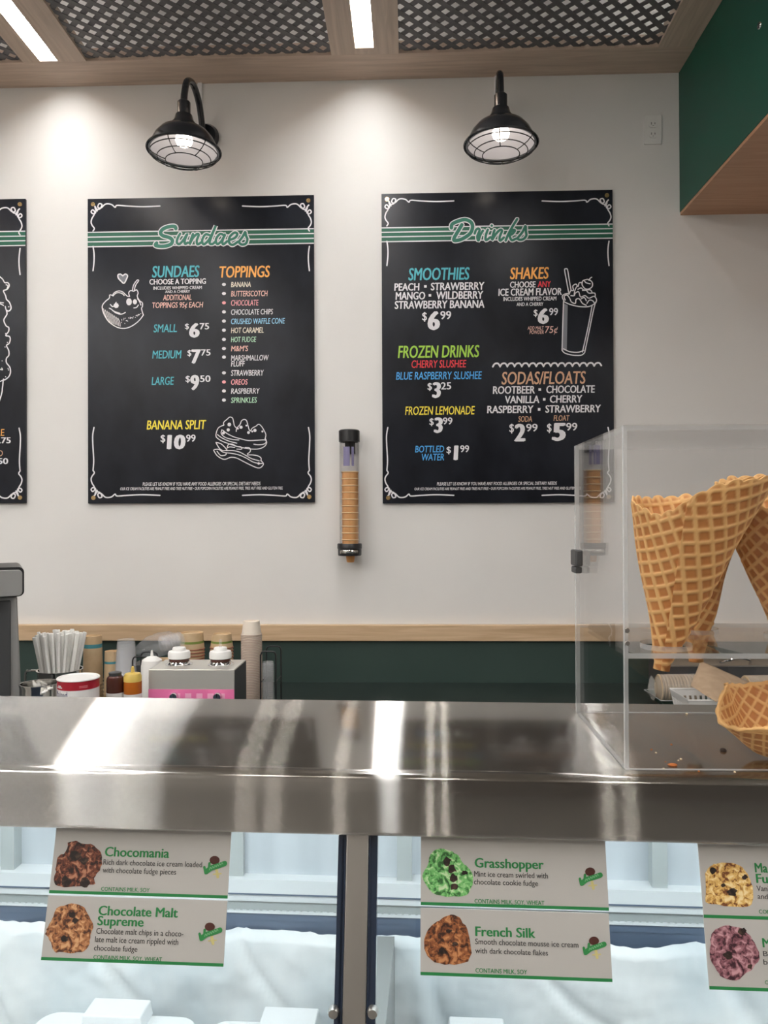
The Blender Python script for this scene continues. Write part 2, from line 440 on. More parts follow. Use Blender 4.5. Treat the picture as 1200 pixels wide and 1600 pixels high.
# ------------------------------------------------------------------ flat artwork on a plane
FONT_CACHE = {}
def text_mesh(body, bold=0.0, shear=0.0):
    key = (body, bold, shear)
    if key in FONT_CACHE: return FONT_CACHE[key]
    cu = bpy.data.curves.new('lettering_source', 'FONT')
    cu.body = body; cu.size = 1.0; cu.shear = shear; cu.offset = bold; cu.resolution_u = 3
    o = bpy.data.objects.new('lettering_source', cu)
    C.objects.link(o)
    dg = bpy.context.evaluated_depsgraph_get()
    dg.update()
    me = bpy.data.meshes.new_from_object(o.evaluated_get(dg))
    vs = [(v.co.x, v.co.y) for v in me.vertices]
    fs = [tuple(p.vertices) for p in me.polygons]
    bpy.data.objects.remove(o); bpy.data.curves.remove(cu); bpy.data.meshes.remove(me)
    FONT_CACHE[key] = (vs, fs)
    return FONT_CACHE[key]
CAPH = None
class Flat:
    """painted or printed marks on the z = 0 plane of matrix m, given as photo points"""
    def __init__(s, m, z=0.0006):
        s.m = m; s.mb = MB(); s.mats = []; s.z = z
    def mi(s, name):
        if name not in s.mats: s.mats.append(name)
        return s.mats.index(name)
    def q(s, u, v): return onplane(s.m, u, v)
    def poly(s, pts, ink, z=0, local=False):
        p = [(x if local else s.q(*x)) for x in pts]
        s.mb.add([(a[0], a[1], s.z + z) for a in p], [tuple(range(len(p)))], s.mi(ink))
    def rect(s, x0, x1, y0, y1, ink, z=0):
        s.poly([(x0, y0), (x1, y0), (x1, y1), (x0, y1)], ink, z, True)
    def dot(s, u, v, r, ink, z=0, n=12, sx=1, sy=1):
        s.poly([(u + r * sx * math.cos(2 * PI * i / n), v + r * sy * math.sin(2 * PI * i / n)) for i in range(n)], ink, z)
    def stroke(s, pts, wpx, ink, z=0, smooth=True, closed=False, taper=False):
        p2 = [(Vector((*s.q(*p), 0))) for p in pts]
        a, b = s.q(*pts[0]), s.q(pts[0][0] + 10, pts[0][1])
        px = abs(b[0] - a[0]) / 10
        wd = wpx * px / 2
        c = catmull(p2, 5, closed) if smooth else p2
        c = [Vector((p.x, p.y, i * 3e-6)) for i, p in enumerate(c)]
        cl = [c[0]]
        for p in c[1:]:
            if (p - cl[-1]).length > 1e-6: cl.append(p)
        n = len(cl)
        if n < 2: return
        vs = []; fs = []
        for i, p in enumerate(cl):
            if closed: t = cl[(i + 1) % n] - cl[i - 1]
            else: t = cl[min(i + 1, n - 1)] - cl[max(i - 1, 0)]
            if t.length < 1e-9: t = Vector((1, 0, 0))
            t.z = 0; t.normalize()
            nn = Vector((-t.y, t.x, 0)) * wd
            if taper: nn *= max(0.25, math.sin(PI * (i + 0.5) / n))
            vs += [(p.x + nn.x, p.y + nn.y, s.z + z + p.z), (p.x - nn.x, p.y - nn.y, s.z + z + p.z)]
        for i in range(n if closed else n - 1):
            j = (i + 1) % n
            fs.append((2 * i, 2 * i + 1, 2 * j + 1, 2 * j))
        k = s.mi(ink)
        s.mb.add(vs, fs, k)
        if not closed and not taper:
            for e in (cl[0], cl[-1]):
                s.mb.add([(e.x + wd * math.cos(2 * PI * i / 10), e.y + wd * math.sin(2 * PI * i / 10), s.z + z + e.z + 0.00002) for i in range(10)], [tuple(range(10))], k)
    def text(s, body, u0, u1, vt, vb, ink, bold=0.0, shear=0.0, z=0, stretch=True, xform=None):
        """letters from u0 to u1, capitals from vt (top) down to vb (baseline)"""
        vs, fs = text_mesh(body, 0.0, shear)
        H, _ = text_mesh('H', 0.0, 0)
        capt = max(p[1] for p in H); capb = min(p[1] for p in H)
        xs = [p[0] for p in vs]
        x0, x1 = min(xs) - bold, max(xs) + bold
        vm = (vt + vb) / 2; um = (u0 + u1) / 2
        X0, X1 = s.q(u0, vm)[0], s.q(u1, vm)[0]
        Y1, Y0 = s.q(um, vt)[1], s.q(um, vb)[1]
        steps = [(0, 0)] if bold <= 0 else [(-1, 0), (-0.5, 0.4), (0, -0.6), (0.5, 0.4), (1, 0)]
        for n_, (dx, dy) in enumerate(steps):
            out = [(X0 + (x + dx * bold - x0) / (x1 - x0) * (X1 - X0), Y0 + (y + dy * bold * 0.6 - capb) / (capt - capb) * (Y1 - Y0), s.z + z + n_ * 0.00001) for x, y in vs]
            s.mb.add(out, fs, s.mi(ink))
    def build(s, name, parent):
        return s.mb.build(name, s.mats, parent, smooth=False, recalc=False)

# ================================================================== SETTING
WY = 3.04          # menu wall
CZ = 3.29          # underside of the oak ceiling frame
XL, XR = -3.6, 2.6
YB = -4.2
b = MB(); b.box(XL, XR, WY, WY + 0.1, 0, 3.7); struct('wall_back', b, 'wall', 'off-white wall that carries the menu boards', 'wall')
b = MB(); b.box(XL - 0.1, XL, YB, WY + 0.1, 0, 3.7); struct('wall_left', b, 'rearwall')
b = MB(); b.box(XR, XR + 0.1, YB, WY + 0.1, 0, 3.7); struct('wall_right', b, 'rearwall')
b = MB(); b.box(XL - 0.1, XR + 0.1, YB - 0.1, YB, 0, 3.7); struct('wall_front', b, 'rearwall')
b = MB(); b.box(-0.3, XR, YB, YB + 0.03, 0, CZ); struct('trim_20', b, 'darkwall')
b = MB(); b.box(XL - 0.1, XR + 0.1, YB - 0.1, WY + 0.1, -0.1, 0); struct('floor', b, 'floor')
b = MB(); b.box(XL, XR, 1.35, 1.9, 0, 0.004); struct('trim_21', b, 'bouncefloor')  # pale floor strip added to bounce light up at the ceiling
b = MB(); b.box(XL - 0.1, XR + 0.1, YB - 0.1, WY + 0.1, CZ + 0.30, CZ + 0.40); struct('ceiling', b, 'deck', 'white ceiling backing seen through the lattice', 'ceiling')
# green wainscot and oak rail
zr1, zr0 = P(500, 975, WY).z, P(500, 1000, WY).z
b = MB(); b.box(XL, XR, WY - 0.012, WY, 0.0, zr0); struct('trim_1', b, 'greenwall', 'dark green wainscot below the oak rail', 'wainscot')
b = MB(); b.box(XL, XR, WY - 0.03, WY, zr0, zr1); struct('trim_2', b, 'rail', 'pale oak rail along the top of the green wainscot', 'rail', bevel=0.003)
# oak ceiling frame
YF = 2.87
b = MB(); b.box(XL, XR, YF, WY, CZ, CZ + 0.05); struct('trim_3', b, 'oak_x', 'oak ceiling board running along the menu wall', 'beam', bevel=0.002)
YC = 1.35
beams = [(-1.466, -1.222, -1.3635), (-0.287, -0.033, -0.1595), (0.93, 1.062, None), (-2.66, -2.40, -2.53)]
k = 4
for x0, x1, xl in beams:
    b = MB()
    y0 = YC
    if xl is None: b.box(x0, x1, y0, YF, CZ, CZ + 0.05)
    else:
        b.box(x0, xl - 0.034, y0, YF, CZ, CZ + 0.05); b.box(xl + 0.034, x1, y0, YF, CZ, CZ + 0.05)
        b.box(xl - 0.034, xl + 0.034, 2.865 if xl < -1 else 2.83, YF, CZ, CZ + 0.05)
    struct('trim_%d' % k, b, 'oak_y', 'oak ceiling beam running out from the wall', 'beam'); k += 1
b = MB(); b.box(XL, XR, YC - 0.25, YC, CZ, CZ + 0.05); struct('trim_%d' % k, b, 'oak_x'); k += 1
b = MB()
b.box(XL, XR, YB, YC - 0.25, CZ + 0.02, CZ + 0.05); struct('trim_%d' % k, b, 'rearceiling'); k += 1
# soffit on the right
SX, SZ = 1.064, 2.73
sy0 = 0.75
b = MB(); b.box(SX, XR, sy0, WY, SZ + 0.012, CZ + 0.05); struct('trim_%d' % k, b, 'soffitgreen', 'green painted side of the dropped bulkhead', 'bulkhead'); k += 1
b = MB(); b.box(SX + 0.002, XR, sy0, WY, SZ, SZ + 0.012); struct('trim_%d' % k, b, 'cedar', 'reddish wood underside of the dropped bulkhead', 'bulkhead'); k += 1

# LED strips in the beams
def led_strip(xc, y0, y1, label, m='led', zc=None):
    t = thing('led_strip_light', label, 'light', (xc, y0, (zc or CZ) + (0.012 if zc else 0.030)), 0, None)
    b = MB(); b.box(-0.033, 0.033, 0, y1 - y0, 0.012, 0.0195); b.build('housing', 'ledframe', t, smooth=False)
    b = MB(); b.box(-0.030, 0.030, 0.004, y1 - y0 - 0.004, 0.006, 0.0118); b.build('diffuser', m, t, smooth=False)
    return t
led_strip(-1.3635, YC, 2.86, 'bright white strip light in the left oak beam, at the top left corner')
led_strip(-0.1595, YC, 2.828, 'bright white strip light in the oak beam between the two large lattice panels')
led_strip(-2.53, YC, 2.8, 'white strip light in the oak beam left of the frame')
for x, y0, y1, nm in ((-3.2, -3.9, 0.95, 'first'), (-2.53, -3.9, 0.95, 'second'), (-1.3635, -1.2, 0.95, 'third'), (-0.1595, 0.15, 0.95, 'fourth'), (1.7, -1.6, 0.6, 'fifth'), (2.3, -2.6, 0.6, 'sixth')):  # unseen rows added to fill the room with light
    led_strip(x, y0, y1, 'added white fill strip over the customers, %s of six rows' % nm, 'led', CZ - 0.03)
# lamps of the shop behind the camera (they are what the steel reflects)
def slim_lamp(x, y, label, ln=0.5, hw=0.008):
    t = thing('slim_lamp', label, 'light', (x, y, CZ - 0.03))
    b = MB(); b.box(-hw - 0.003, hw + 0.003, 0, ln, 0.006, 0.03); b.build('housing', 'ledframe', t, smooth=False)
    b = MB(); b.box(-hw, hw, 0.004, ln - 0.004, 0, 0.0058); b.build('diffuser', 'rearled', t, smooth=False)
for x, nm in zip((-2.22, -1.83, -1.15, -0.99, -0.617, -0.115, -0.034, 0.84, 0.95),
                 ('first', 'second', 'third', 'fourth', 'fifth', 'sixth', 'seventh', 'eighth', 'ninth')):
    slim_lamp(x, -2.4, 'slim ceiling lamp over the shop floor behind the camera, %s from the left' % nm)
led_strip(0.66, 0.88, 1.32, 'short white ceiling strip above the steel shelf, beside the green bulkhead', 'led', CZ - 0.03)

# lamps lying on top of the beams: they light the white backing seen through the lattice
for x, nm in ((-2.53, 'first'), (-1.3635, 'second'), (-0.1595, 'third'), (0.99, 'fourth')):
    t = thing('cove_light', 'strip light lying on top of the %s oak beam from the left' % nm, 'light', (x, 1.45, CZ + 0.05))
    b = MB(); b.box(-0.03, 0.03, 0, 1.4, 0, 0.008); b.build('housing', 'ledframe', t, smooth=False)
    b = MB(); b.box(-0.025, 0.025, 0.005, 1.395, 0.008, 0.012); b.build('diffuser', 'coveled', t, smooth=False)
# lattice panels
def lattice(x0, x1, y0, y1, label):
    z = CZ + 0.010
    x0 -= 0.02; x1 += 0.02; y1 += 0.02
    mb = MB()
    p, wd = 0.0445, 0.0102     # pitch and half width of a strip
    def strips(sgn, zz):
        cx, cy = (x0 + x1) / 2, (y0 + y1) / 2
        d = Vector((1, sgn, 0)).normalized(); n = Vector((-sgn, 1, 0)).normalized()
        half = (abs(x1 - x0) + abs(y1 - y0)) * 0.75
        cnt = int(half / p)
        for i in range(-cnt, cnt + 1):
            o = Vector((cx, cy, 0)) + n * (i * p)
            # clip the centre line to the rectangle
            t0, t1 = -9, 9
            for a, lo, hi in ((0, x0, x1), (1, y0, y1)):
                ta, tb = (lo - o[a]) / d[a], (hi - o[a]) / d[a]
                t0, t1 = max(t0, min(ta, tb)), min(t1, max(ta, tb))
            if t1 - t0 < 0.01: continue
            a_, b_ = o + d * t0, o + d * t1
            vs = []
            for z_ in (zz, zz + 0.002):
                for e in (a_ - n * wd, a_ + n * wd, b_ + n * wd, b_ - n * wd): vs.append((e.x, e.y, z_))
            mb.add(vs, [(0, 1, 2, 3), (7, 6, 5, 4), (0, 4, 5, 1), (1, 5, 6, 2), (2, 6, 7, 3), (3, 7, 4, 0)])
    strips(1, z); strips(-1, z + 0.0022)
    o = mb.build('lattice_panel', 'lattice', smooth=False)
    tag(o, label, 'lattice')
lattice(-2.40, -1.466, YC, YF, 'sliver of dark woven ceiling lattice left of the left strip light')
lattice(-1.222, -0.287, YC, YF, 'dark woven ceiling lattice panel between the two strip lights')
lattice(-0.033, 0.93, YC, YF, 'dark woven ceiling lattice panel between the middle strip light and green bulkhead')
b = MB()
sp = P(1187, 40, 1.62)
b.lathe([(0, 0.003), (0.009, 0.003), (0.011, 0), (0.011, -0.004)], seg=16)
o = b.build('screw_cover', 'chrome'); d_ = ray(1187, 40); tt = SX / d_.x
o.location = EYE + d_ * tt + Vector((-0.001, 0, 0)); o.rotation_euler = (0, -PI / 2, 0)
tag(o, 'small shiny metal button on the green side of the bulkhead', 'fitting')

# wall outlet
t = thing('wall_outlet', 'white duplex power outlet on the wall left of the green bulkhead', 'outlet', P(1019.5, 203.5, WY))
b = MB(); b.box(-0.035, 0.035, -0.006, 0, -0.057, 0.057); b.build('cover_plate', 'whiteplastic', t, bevel=0.002)
for dz in (0.02, -0.02):
    b = MB()
    b.prism([(0.0165 * math.cos(a) , dz + max(-0.0135, min(0.0135, 0.0175 * math.sin(a)))) for a in [2 * PI * i / 24 for i in range(24)]], -0.0085, -0.006)
    rcp = b.build('receptacle', 'whiteplastic', t)
    b = MB()
    b.box(-0.0075, -0.0055, -0.0092, -0.0084, dz - 0.002, dz + 0.007); b.box(0.0055, 0.0075, -0.0092, -0.0084, dz - 0.001, dz + 0.006)
    b.lathe([(0, -0.0002), (0.0025, -0.0002), (0.0025, 0.0002)], (0, -0.0088, dz - 0.007), 10)
    b.build('slots', 'blackplastic', rcp, smooth=False)

# ================================================================== GOOSENECK LAMPS
def gooseneck(cx, ry, plate_x, label):
    """cx, ry: shade axis; the shade rim is at rz"""
    rz = 1.55 + (808 - 226) / 1200 * ry
    t = thing('gooseneck_lamp', label, 'lamp', (plate_x, WY, rz + 0.18), group=None)
    dx = cx - plate_x; dy = ry - WY; z0 = -0.18
    b = MB()
    prof = [(0, 0.001), (0.052, 0.0), (0.056, 0.012), (0.045, 0.03), (0.016, 0.034), (0, 0.034)]
    vs = []
    b.lathe(prof, seg=28)
    b.v = [(x, -z, y) for x, y, z in b.v]
    b.build('wall_canopy', 'blackenamel', t)
    # arm: out of the canopy, up, over and down to the neck
    pts = [(0, -0.025, 0), (dx * 0.1, -0.05, 0.012), (dx * 0.22, -0.07, 0.055), (dx * 0.38, -0.095, 0.092), (dx * 0.55, -0.14, 0.118),
           (dx * 0.75, -0.19, 0.120), (dx * 0.9, dy * 0.88, 0.088), (dx * 0.98, dy * 0.98, 0.03), (dx, dy, 0.0), (dx, dy, z0 + 0.17)]
    b = MB(); b.tube(catmull(pts, 6), 0.0125, 12); b.build('arm', 'blackenamel', t)
    b = MB()
    b.lathe([(0, 0.178), (0.020, 0.178), (0.0235, 0.174), (0.0235, 0.130), (0.030, 0.127), (0.036, 0.106), (0.046, 0.094), (0.049, 0.080), (0.02, 0.076)], (dx, dy, z0), 28)
    b.build('neck', 'blackenamel', t)
    b = MB()
    outer = [(0.030, 0.084), (0.058, 0.080), (0.086, 0.066), (0.105, 0.044), (0.117, 0.020), (0.121, 0.002), (0.127, -0.001), (0.128, 0.004)]
    inner = [(0.126, -0.0035), (0.118, -0.0015), (0.113, 0.019), (0.101, 0.042), (0.083, 0.062), (0.056, 0.075), (0.0, 0.079)]
    b.lathe(outer, (dx, dy, z0), 48, 0)
    b.lathe([(0.128, 0.004), (0.126, -0.0035)], (dx, dy, z0), 48, 0)
    b.lathe(inner, (dx, dy, z0), 48, 1)
    b.build('shade', ['blackenamel', 'whiteenamel'], t, recalc=False)
    # wire guard
    b = MB()
    def ring(r, z, th): b.tube([(dx + r * math.cos(2 * PI * i / 40), dy + r * math.sin(2 * PI * i / 40), z0 + z) for i in range(40)], th, 6, True)
    ring(0.131, -0.002, 0.0042); ring(0.095, -0.030, 0.0018); ring(0.066, -0.040, 0.0018); ring(0.121, -0.016, 0.0018)
    for i in range(6):
        a = 2 * PI * (i + 0.35) / 6
        pts = [(0.131, 0.0), (0.124, -0.013), (0.11, -0.024), (0.095, -0.031), (0.08, -0.037), (0.066, -0.040)]
        b.tube([(dx + r * math.cos(a), dy + r * math.sin(a), z0 + z) for r, z in pts], 0.0018, 6)
    b.build('wire_guard', 'blackenamel', t)
    b = MB()
    b.lathe([(0, 0.012), (0.014, 0.014), (0.026, 0.022), (0.031, 0.035), (0.029, 0.048), (0.018, 0.062), (0.014, 0.078), (0, 0.078)], (dx, dy, z0), 24)
    b.build('bulb', 'bulb', t)
    return t
p1 = P(322, 208, WY); 
gooseneck((286 - 640) / 1200 * 2.76, 2.76, p1.x, 'black caged gooseneck lamp on the wall above the Sundaes board')
p2 = P(778, 208, WY)
gooseneck((785 - 640) / 1200 * 2.76, 2.76, p2.x, 'black caged gooseneck lamp on the wall above the Drinks board')
for px, lab in ((313, 'white wall raceway strip running up behind the left gooseneck lamp'), (776, 'white wall raceway strip running up behind the right gooseneck lamp')):
    a, c = P(px, 133, WY), P(px, 198, WY)
    b = MB(); b.box(-0.009, 0.009, -0.011, 0, c.z - a.z - 0.02, CZ - a.z)
    o = b.build('wall_raceway', 'raceway', bevel=0.002); o.location = a
    tag(o, lab, 'conduit')

# ================================================================== MENU BOARDS
BY = WY - 0.014     # face of the boards
def board_matrix(x, z):
    return Matrix.Translation((x, BY, z)) @ Matrix.Rotation(PI / 2, 4, 'X')
class Board:
    def __init__(s, u0, u1, v0, v1, label):
        a, c = P(u0, v0, BY), P(u1, v1, BY)
        s.c = ((a.x + c.x) / 2, (a.z + c.z) / 2); s.hw = (c.x - a.x) / 2; s.hh = (a.z - c.z) / 2
        s.m = board_matrix(*s.c)
        s.t = thing('menu_board', label, 'menu board', matrix=s.m)
        b = MB(); b.box(-s.hw, s.hw, -s.hh, s.hh, -0.010, 0)
        b.build('panel', 'board', s.t, smooth=False)
        for sx in (-1, 1):
            for sy in (-1, 1):
                b = MB(); b.lathe([(0.0035, 0.0), (0.0045, 0.002), (0.0085, 0.002), (0.0095, 0)], seg=18)
                b.lathe([(0, 0.0012), (0.0045, 0.0012)], seg=12)
                g = b.build('grommet', 'brass', s.t); g.location = (sx * (s.hw - 0.022), sy * (s.hh - 0.022), 0)
        s.U0, s.U1, s.V0, s.V1 = u0, u1, v0, v1
    def flat(s, z=0.0006): return Flat(s.m, z)
    def band(s, ys, word):
        f = s.flat()
        Y = [s.flat().q((s.U0 + s.U1) / 2, v)[1] for v in ys]
        f.rect(-s.hw, s.hw, Y[3], Y[0], 'cgreen')
        for y in Y: f.rect(-s.hw, s.hw, y - 0.0022, y + 0.0022, 'chalk', 0.0002)
        f.build('stripe_band', s.t)
    def flourish(s, ys):
        hl = [(113, 11), (86, 12), (62, 11), (46, 10), (43, 13), (37, 8.5), (28, 8), (21, 14), (16, 13), (18, 7.5), (22.5, 9), (19, 15.5), (13, 16), (12, 12)]
        leaf = [(12, 12), (9, 9), (13, 14), (15, 19), (12, 15), (12, 12)]
        loop = [(13, 17), (12, 22), (8, 23), (5.5, 20), (8, 17), (11, 20), (10, 25), (7, 30), (5.5, 36), (7, 41), (10.5, 46), (8.5, 50)]
        tail_top = [(8.5, (ys[3] - s.V0) + 2), (10, 85), (10, 98), (8.5, 112)]
        tail_bot = [(8.5, 50), (9.5, 66), (8.2, 90), (8, 105), (10, 117)]
        W, H = s.U1 - s.U0, s.V1 - s.V0
        kx = 2 * s.hw / W; ky = 2 * s.hh / H
        for sx in (0, 1):
            for sy in (0, 1):
                f = s.flat(0.0007)
                for L_ in [hl, leaf, loop] + ([tail_top] if sy == 0 else [tail_bot]):
                    pts = [((s.U0 + x) if sx == 0 else (s.U1 - x), (s.V0 + y) if sy == 0 else (s.V1 - y)) for x, y in L_]
                    f.stroke(pts, 2.0, 'chalk')
                f.build('corner_flourish', s.t)
    def script(s, strokes, org, k, heavy):
        f = s.flat(0.0010)
        for i, st in enumerate(strokes):
            pts = [(org[0] + x / k, org[1] + y / k) for x, y in st]
            hv = i in heavy
            if len(pts) == 1:
                f.dot(pts[0][0], pts[0][1], 3.6, 'chalk'); f.dot(pts[0][0], pts[0][1], 2.1, 'ctitle', 0.0006); continue
            f.stroke(pts, 8.6 if hv else 7.0, 'chalk')
            f.stroke(pts, 5.6 if hv else 3.9, 'ctitle', 0.0006)
        f.build('title_script', s.t)
    def price(s, f, d, cents, dol, dig, cen, bold=0.06):
        f.text('$', *dol, 'chalk', 0.015)
        f.text(d, *dig, 'chalk', bold, 0.06)
        f.text(cents, *cen, 'chalk', 0.02)

SH = 0.14
# ---- Sundaes
B1 = Board(137, 492, 311, 785, 'black chalkboard menu titled Sundaes with toppings list and banana split')
yb = (360.3, 367.8, 375.3, 383)
B1.band(yb, 'Sundaes'); B1.flourish(yb)
B1.script([
    [(300, 130), (285, 105), (220, 108), (150, 135), (120, 180), (150, 215), (220, 235), (258, 265), (245, 310), (180, 335), (110, 338), (60, 325), (75, 300)],
    [(350, 190), (320, 245), (312, 295), (345, 310), (395, 255), (435, 190), (405, 265), (408, 310), (440, 295)],
    [(500, 195), (480, 250), (460, 315), (500, 240), (545, 195), (568, 205), (545, 270), (555, 315), (600, 290)],
    [(690, 205), (645, 200), (608, 265), (625, 315), (680, 270), (730, 180), (768, 95), (720, 215), (695, 300), (730, 310), (760, 285)],
    [(860, 205), (815, 195), (770, 255), (785, 312), (835, 275), (878, 195), (845, 275), (855, 315), (900, 280)],
    [(925, 265), (990, 240), (1020, 195), (985, 178), (930, 230), (925, 295), (965, 322), (1025, 285)],
    [(1040, 280), (1085, 220), (1112, 170), (1120, 210), (1138, 255), (1120, 305), (1075, 318), (1045, 300)]], (235, 340), 7.5, (0,))
f = B1.flat()
T = lambda *a, **k: f.text(*a, **k)
T('SUNDAES', 237.5, 311.8, 415.5, 433, 'cteal', 0.028, SH)
T('CHOOSE A TOPPING', 233.5, 321.8, 435.8, 444, 'chalk', 0.03)
T('INCLUDES WHIPPED CREAM', 239.5, 315.5, 447.3, 452.2, 'chalk', 0.02)
T('AND A CHERRY', 258, 297, 453.5, 457.7, 'chalk', 0.02)
T('ADDITIONAL', 254.8, 299.3, 460.5, 469, 'csalmon', 0.014, SH)
T('TOPPINGS 95\u00a2 EACH', 238, 317.5, 472.3, 480.8, 'csalmon', 0.014, SH)
f.build('sundaes_heading', B1.t); f = B1.flat()
T('SMALL', 240, 276.5, 506.8, 519, 'cteal', 0.014, SH)
f.build('size_name', B1.t); f = B1.flat()
B1.price(f, '6', '75', (289, 295.5, 505.7, 514), (295.5, 312, 505.5, 526.8), (312, 326.8, 505, 514.5))
f.build('size_price', B1.t); f = B1.flat()
T('MEDIUM', 238, 283.8, 547.7, 560, 'cteal', 0.014, SH)
f.build('size_name', B1.t); f = B1.flat()
B1.price(f, '7', '75', (293, 299, 547, 556), (299, 314, 546.5, 567.5), (314, 329, 546, 555.5))
f.build('size_price', B1.t); f = B1.flat()
T('LARGE', 237, 272, 589, 601.3, 'cteal', 0.014, SH)
f.build('size_name', B1.t); f = B1.flat()
B1.price(f, '9', '50', (290, 297, 587.2, 596.7), (297.3, 311.5, 586.5, 609), (312.5, 329, 586.7, 596.7))
f.build('size_price', B1.t)
f = B1.flat()
T('TOPPINGS', 343, 422, 415.8, 433.3, 'corange', 0.028, SH)
f.build('toppings_heading', B1.t)
for s_, u1, vt, vb, c in [('BANANA', 392, 440.5, 448.5, 'ccream'), ('BUTTERSCOTCH', 418.3, 454.5, 463, 'csalmon'), ('CHOCOLATE', 404, 468.8, 477.5, 'cpink'), ('CHOCOLATE CHIPS', 426.5, 483.2, 491.5, 'chalk'),
                          ('CRUSHED WAFFLE CONE', 445.3, 497.5, 506, 'clightblue'), ('HOT CARAMEL', 412, 511.8, 520.2, 'ccream'), ('HOT FUDGE', 400.5, 526.3, 534.5, 'cmint'), ("M&M'S", 387.8, 540.5, 548.8, 'csalmon'),
                          ('MARSHMALLOW', 420, 555, 563.3, 'chalk'), ('FLUFF', 382.6, 564.4, 572.6, 'chalk'), ('STRAWBERRY', 412.3, 578.3, 587, 'chalk'), ('OREOS', 387, 592.7, 601, 'cpink'), ('RASPBERRY', 406, 606.8, 615, 'chalk'), ('SPRINKLES', 401.5, 621, 629.3, 'cmint')]:
    if s_ != 'FLUFF': f = B1.flat()
    T(s_, 361, u1, vt, vb, c, 0.014, SH)
    if s_ != 'FLUFF':
        vv = (vt + vb) / 2
        if s_ == 'MARSHMALLOW': vv = 558
        g = B1.flat(); g.dot(350, vv, 2.9, 'cpink' if c == 'cpink' else 'chalk', 0, 8, 1.1, 0.9); g.build('bullet', B1.t)
    if s_ != 'MARSHMALLOW': f.build('topping_name', B1.t)
f = B1.flat()
T('BANANA SPLIT', 229.3, 322.3, 656.7, 670.7, 'cyellow', 0.022, SH)
B1.price(f, '10', '99', (251, 258.3, 679.5, 690.5), (260.5, 290, 680, 701.3), (290.8, 305.7, 679.3, 690))
f.build('banana_split_price', B1.t)
f = B1.flat()
T('PLEASE LET US KNOW IF YOU HAVE ANY FOOD ALLERGIES OR SPECIAL DIETARY NEEDS', 223, 407, 753.3, 758.6, 'chalk', 0.014, SH)
T('OUR ICE CREAM FACILITIES ARE PEANUT FREE AND TREE NUT FREE \u2022 OUR POPCORN FACILITIES ARE PEANUT FREE, TREE NUT FREE AND GLUTEN FREE', 188, 442, 761, 765.3, 'chalk', 0.014, SH)
f.build('allergy_note', B1.t)
# cupcake-style sundae drawing
f = B1.flat()
def draw(org, k, lines, wpx=1.7, ink_='chalk'):
    for l in lines: f.stroke([(org[0] + x / k, org[1] + y / k) for x, y in l], wpx, ink_)
o_ = (145, 410)
f.poly([(145 + x / 12, 410 + y / 12) for x, y in [(470, 260), (500, 225), (560, 260), (620, 220), (650, 265), (620, 340), (585, 390), (510, 330)]], 'greychalk', -0.0001)
draw(o_, 12, [[(565, 255), (520, 222), (475, 235), (480, 295), (530, 350), (585, 392), (630, 320), (652, 250), (610, 220), (565, 255)]], 2.0)
draw(o_, 12, [[(370, 620), (320, 610), (310, 670), (240, 730), (185, 800), (180, 870), (215, 980), (290, 1100), (390, 1180), (500, 1230), (620, 1235), (740, 1190), (860, 1100), (940, 1000), (945, 970)],
              [(370, 620), (410, 565), (490, 535), (560, 555), (620, 610), (660, 640), (690, 630)], [(380, 630), (430, 580), (490, 568), (550, 585), (590, 620)],
              [(690, 640), (675, 570), (710, 530), (770, 540), (820, 515), (850, 570), (835, 640), (880, 720), (930, 760), (930, 830), (915, 860), (930, 930), (950, 990)],
              [(745, 520), (760, 440), (800, 370), (840, 330), (860, 345), (815, 410), (790, 470), (780, 530)],
              [(310, 860), (350, 880), (420, 940), (500, 970), (560, 965), (610, 940)], [(370, 900), (430, 930), (510, 955)], [(330, 790), (380, 830), (440, 750)],
              [(840, 680), (880, 740), (900, 800)], [(770, 855), (820, 845), (855, 800)]], 1.5)
for i in range(9):
    draw(o_, 12, [[(200 + i * 34, 870 + i * 22), (250 + i * 32, 1020 + i * 12), (300 + i * 27, 1120 + i * 10)]], 0.9)
for i in range(34):
    a = random.random(); bb = random.random()
    f.dot(145 + (520 + 380 * a) / 12, 410 + (1040 - 80 * a * a + 150 * bb * (1 - a)) / 12, 0.7, 'chalk', 0, 6)
f.dot(145 + 680 / 12, 410 + 740 / 12, 4.9, 'chalk', 0, 12, 0.9, 1.15); f.dot(145 + 790 / 12, 410 + 740 / 12, 3.6, 'chalk', 0, 12, 0.9, 1.15); f.dot(145 + 440 / 12, 410 + 810 / 12, 4.2, 'chalk', 0, 7)
f.build('sundae_drawing', B1.t)
f = B1.flat()
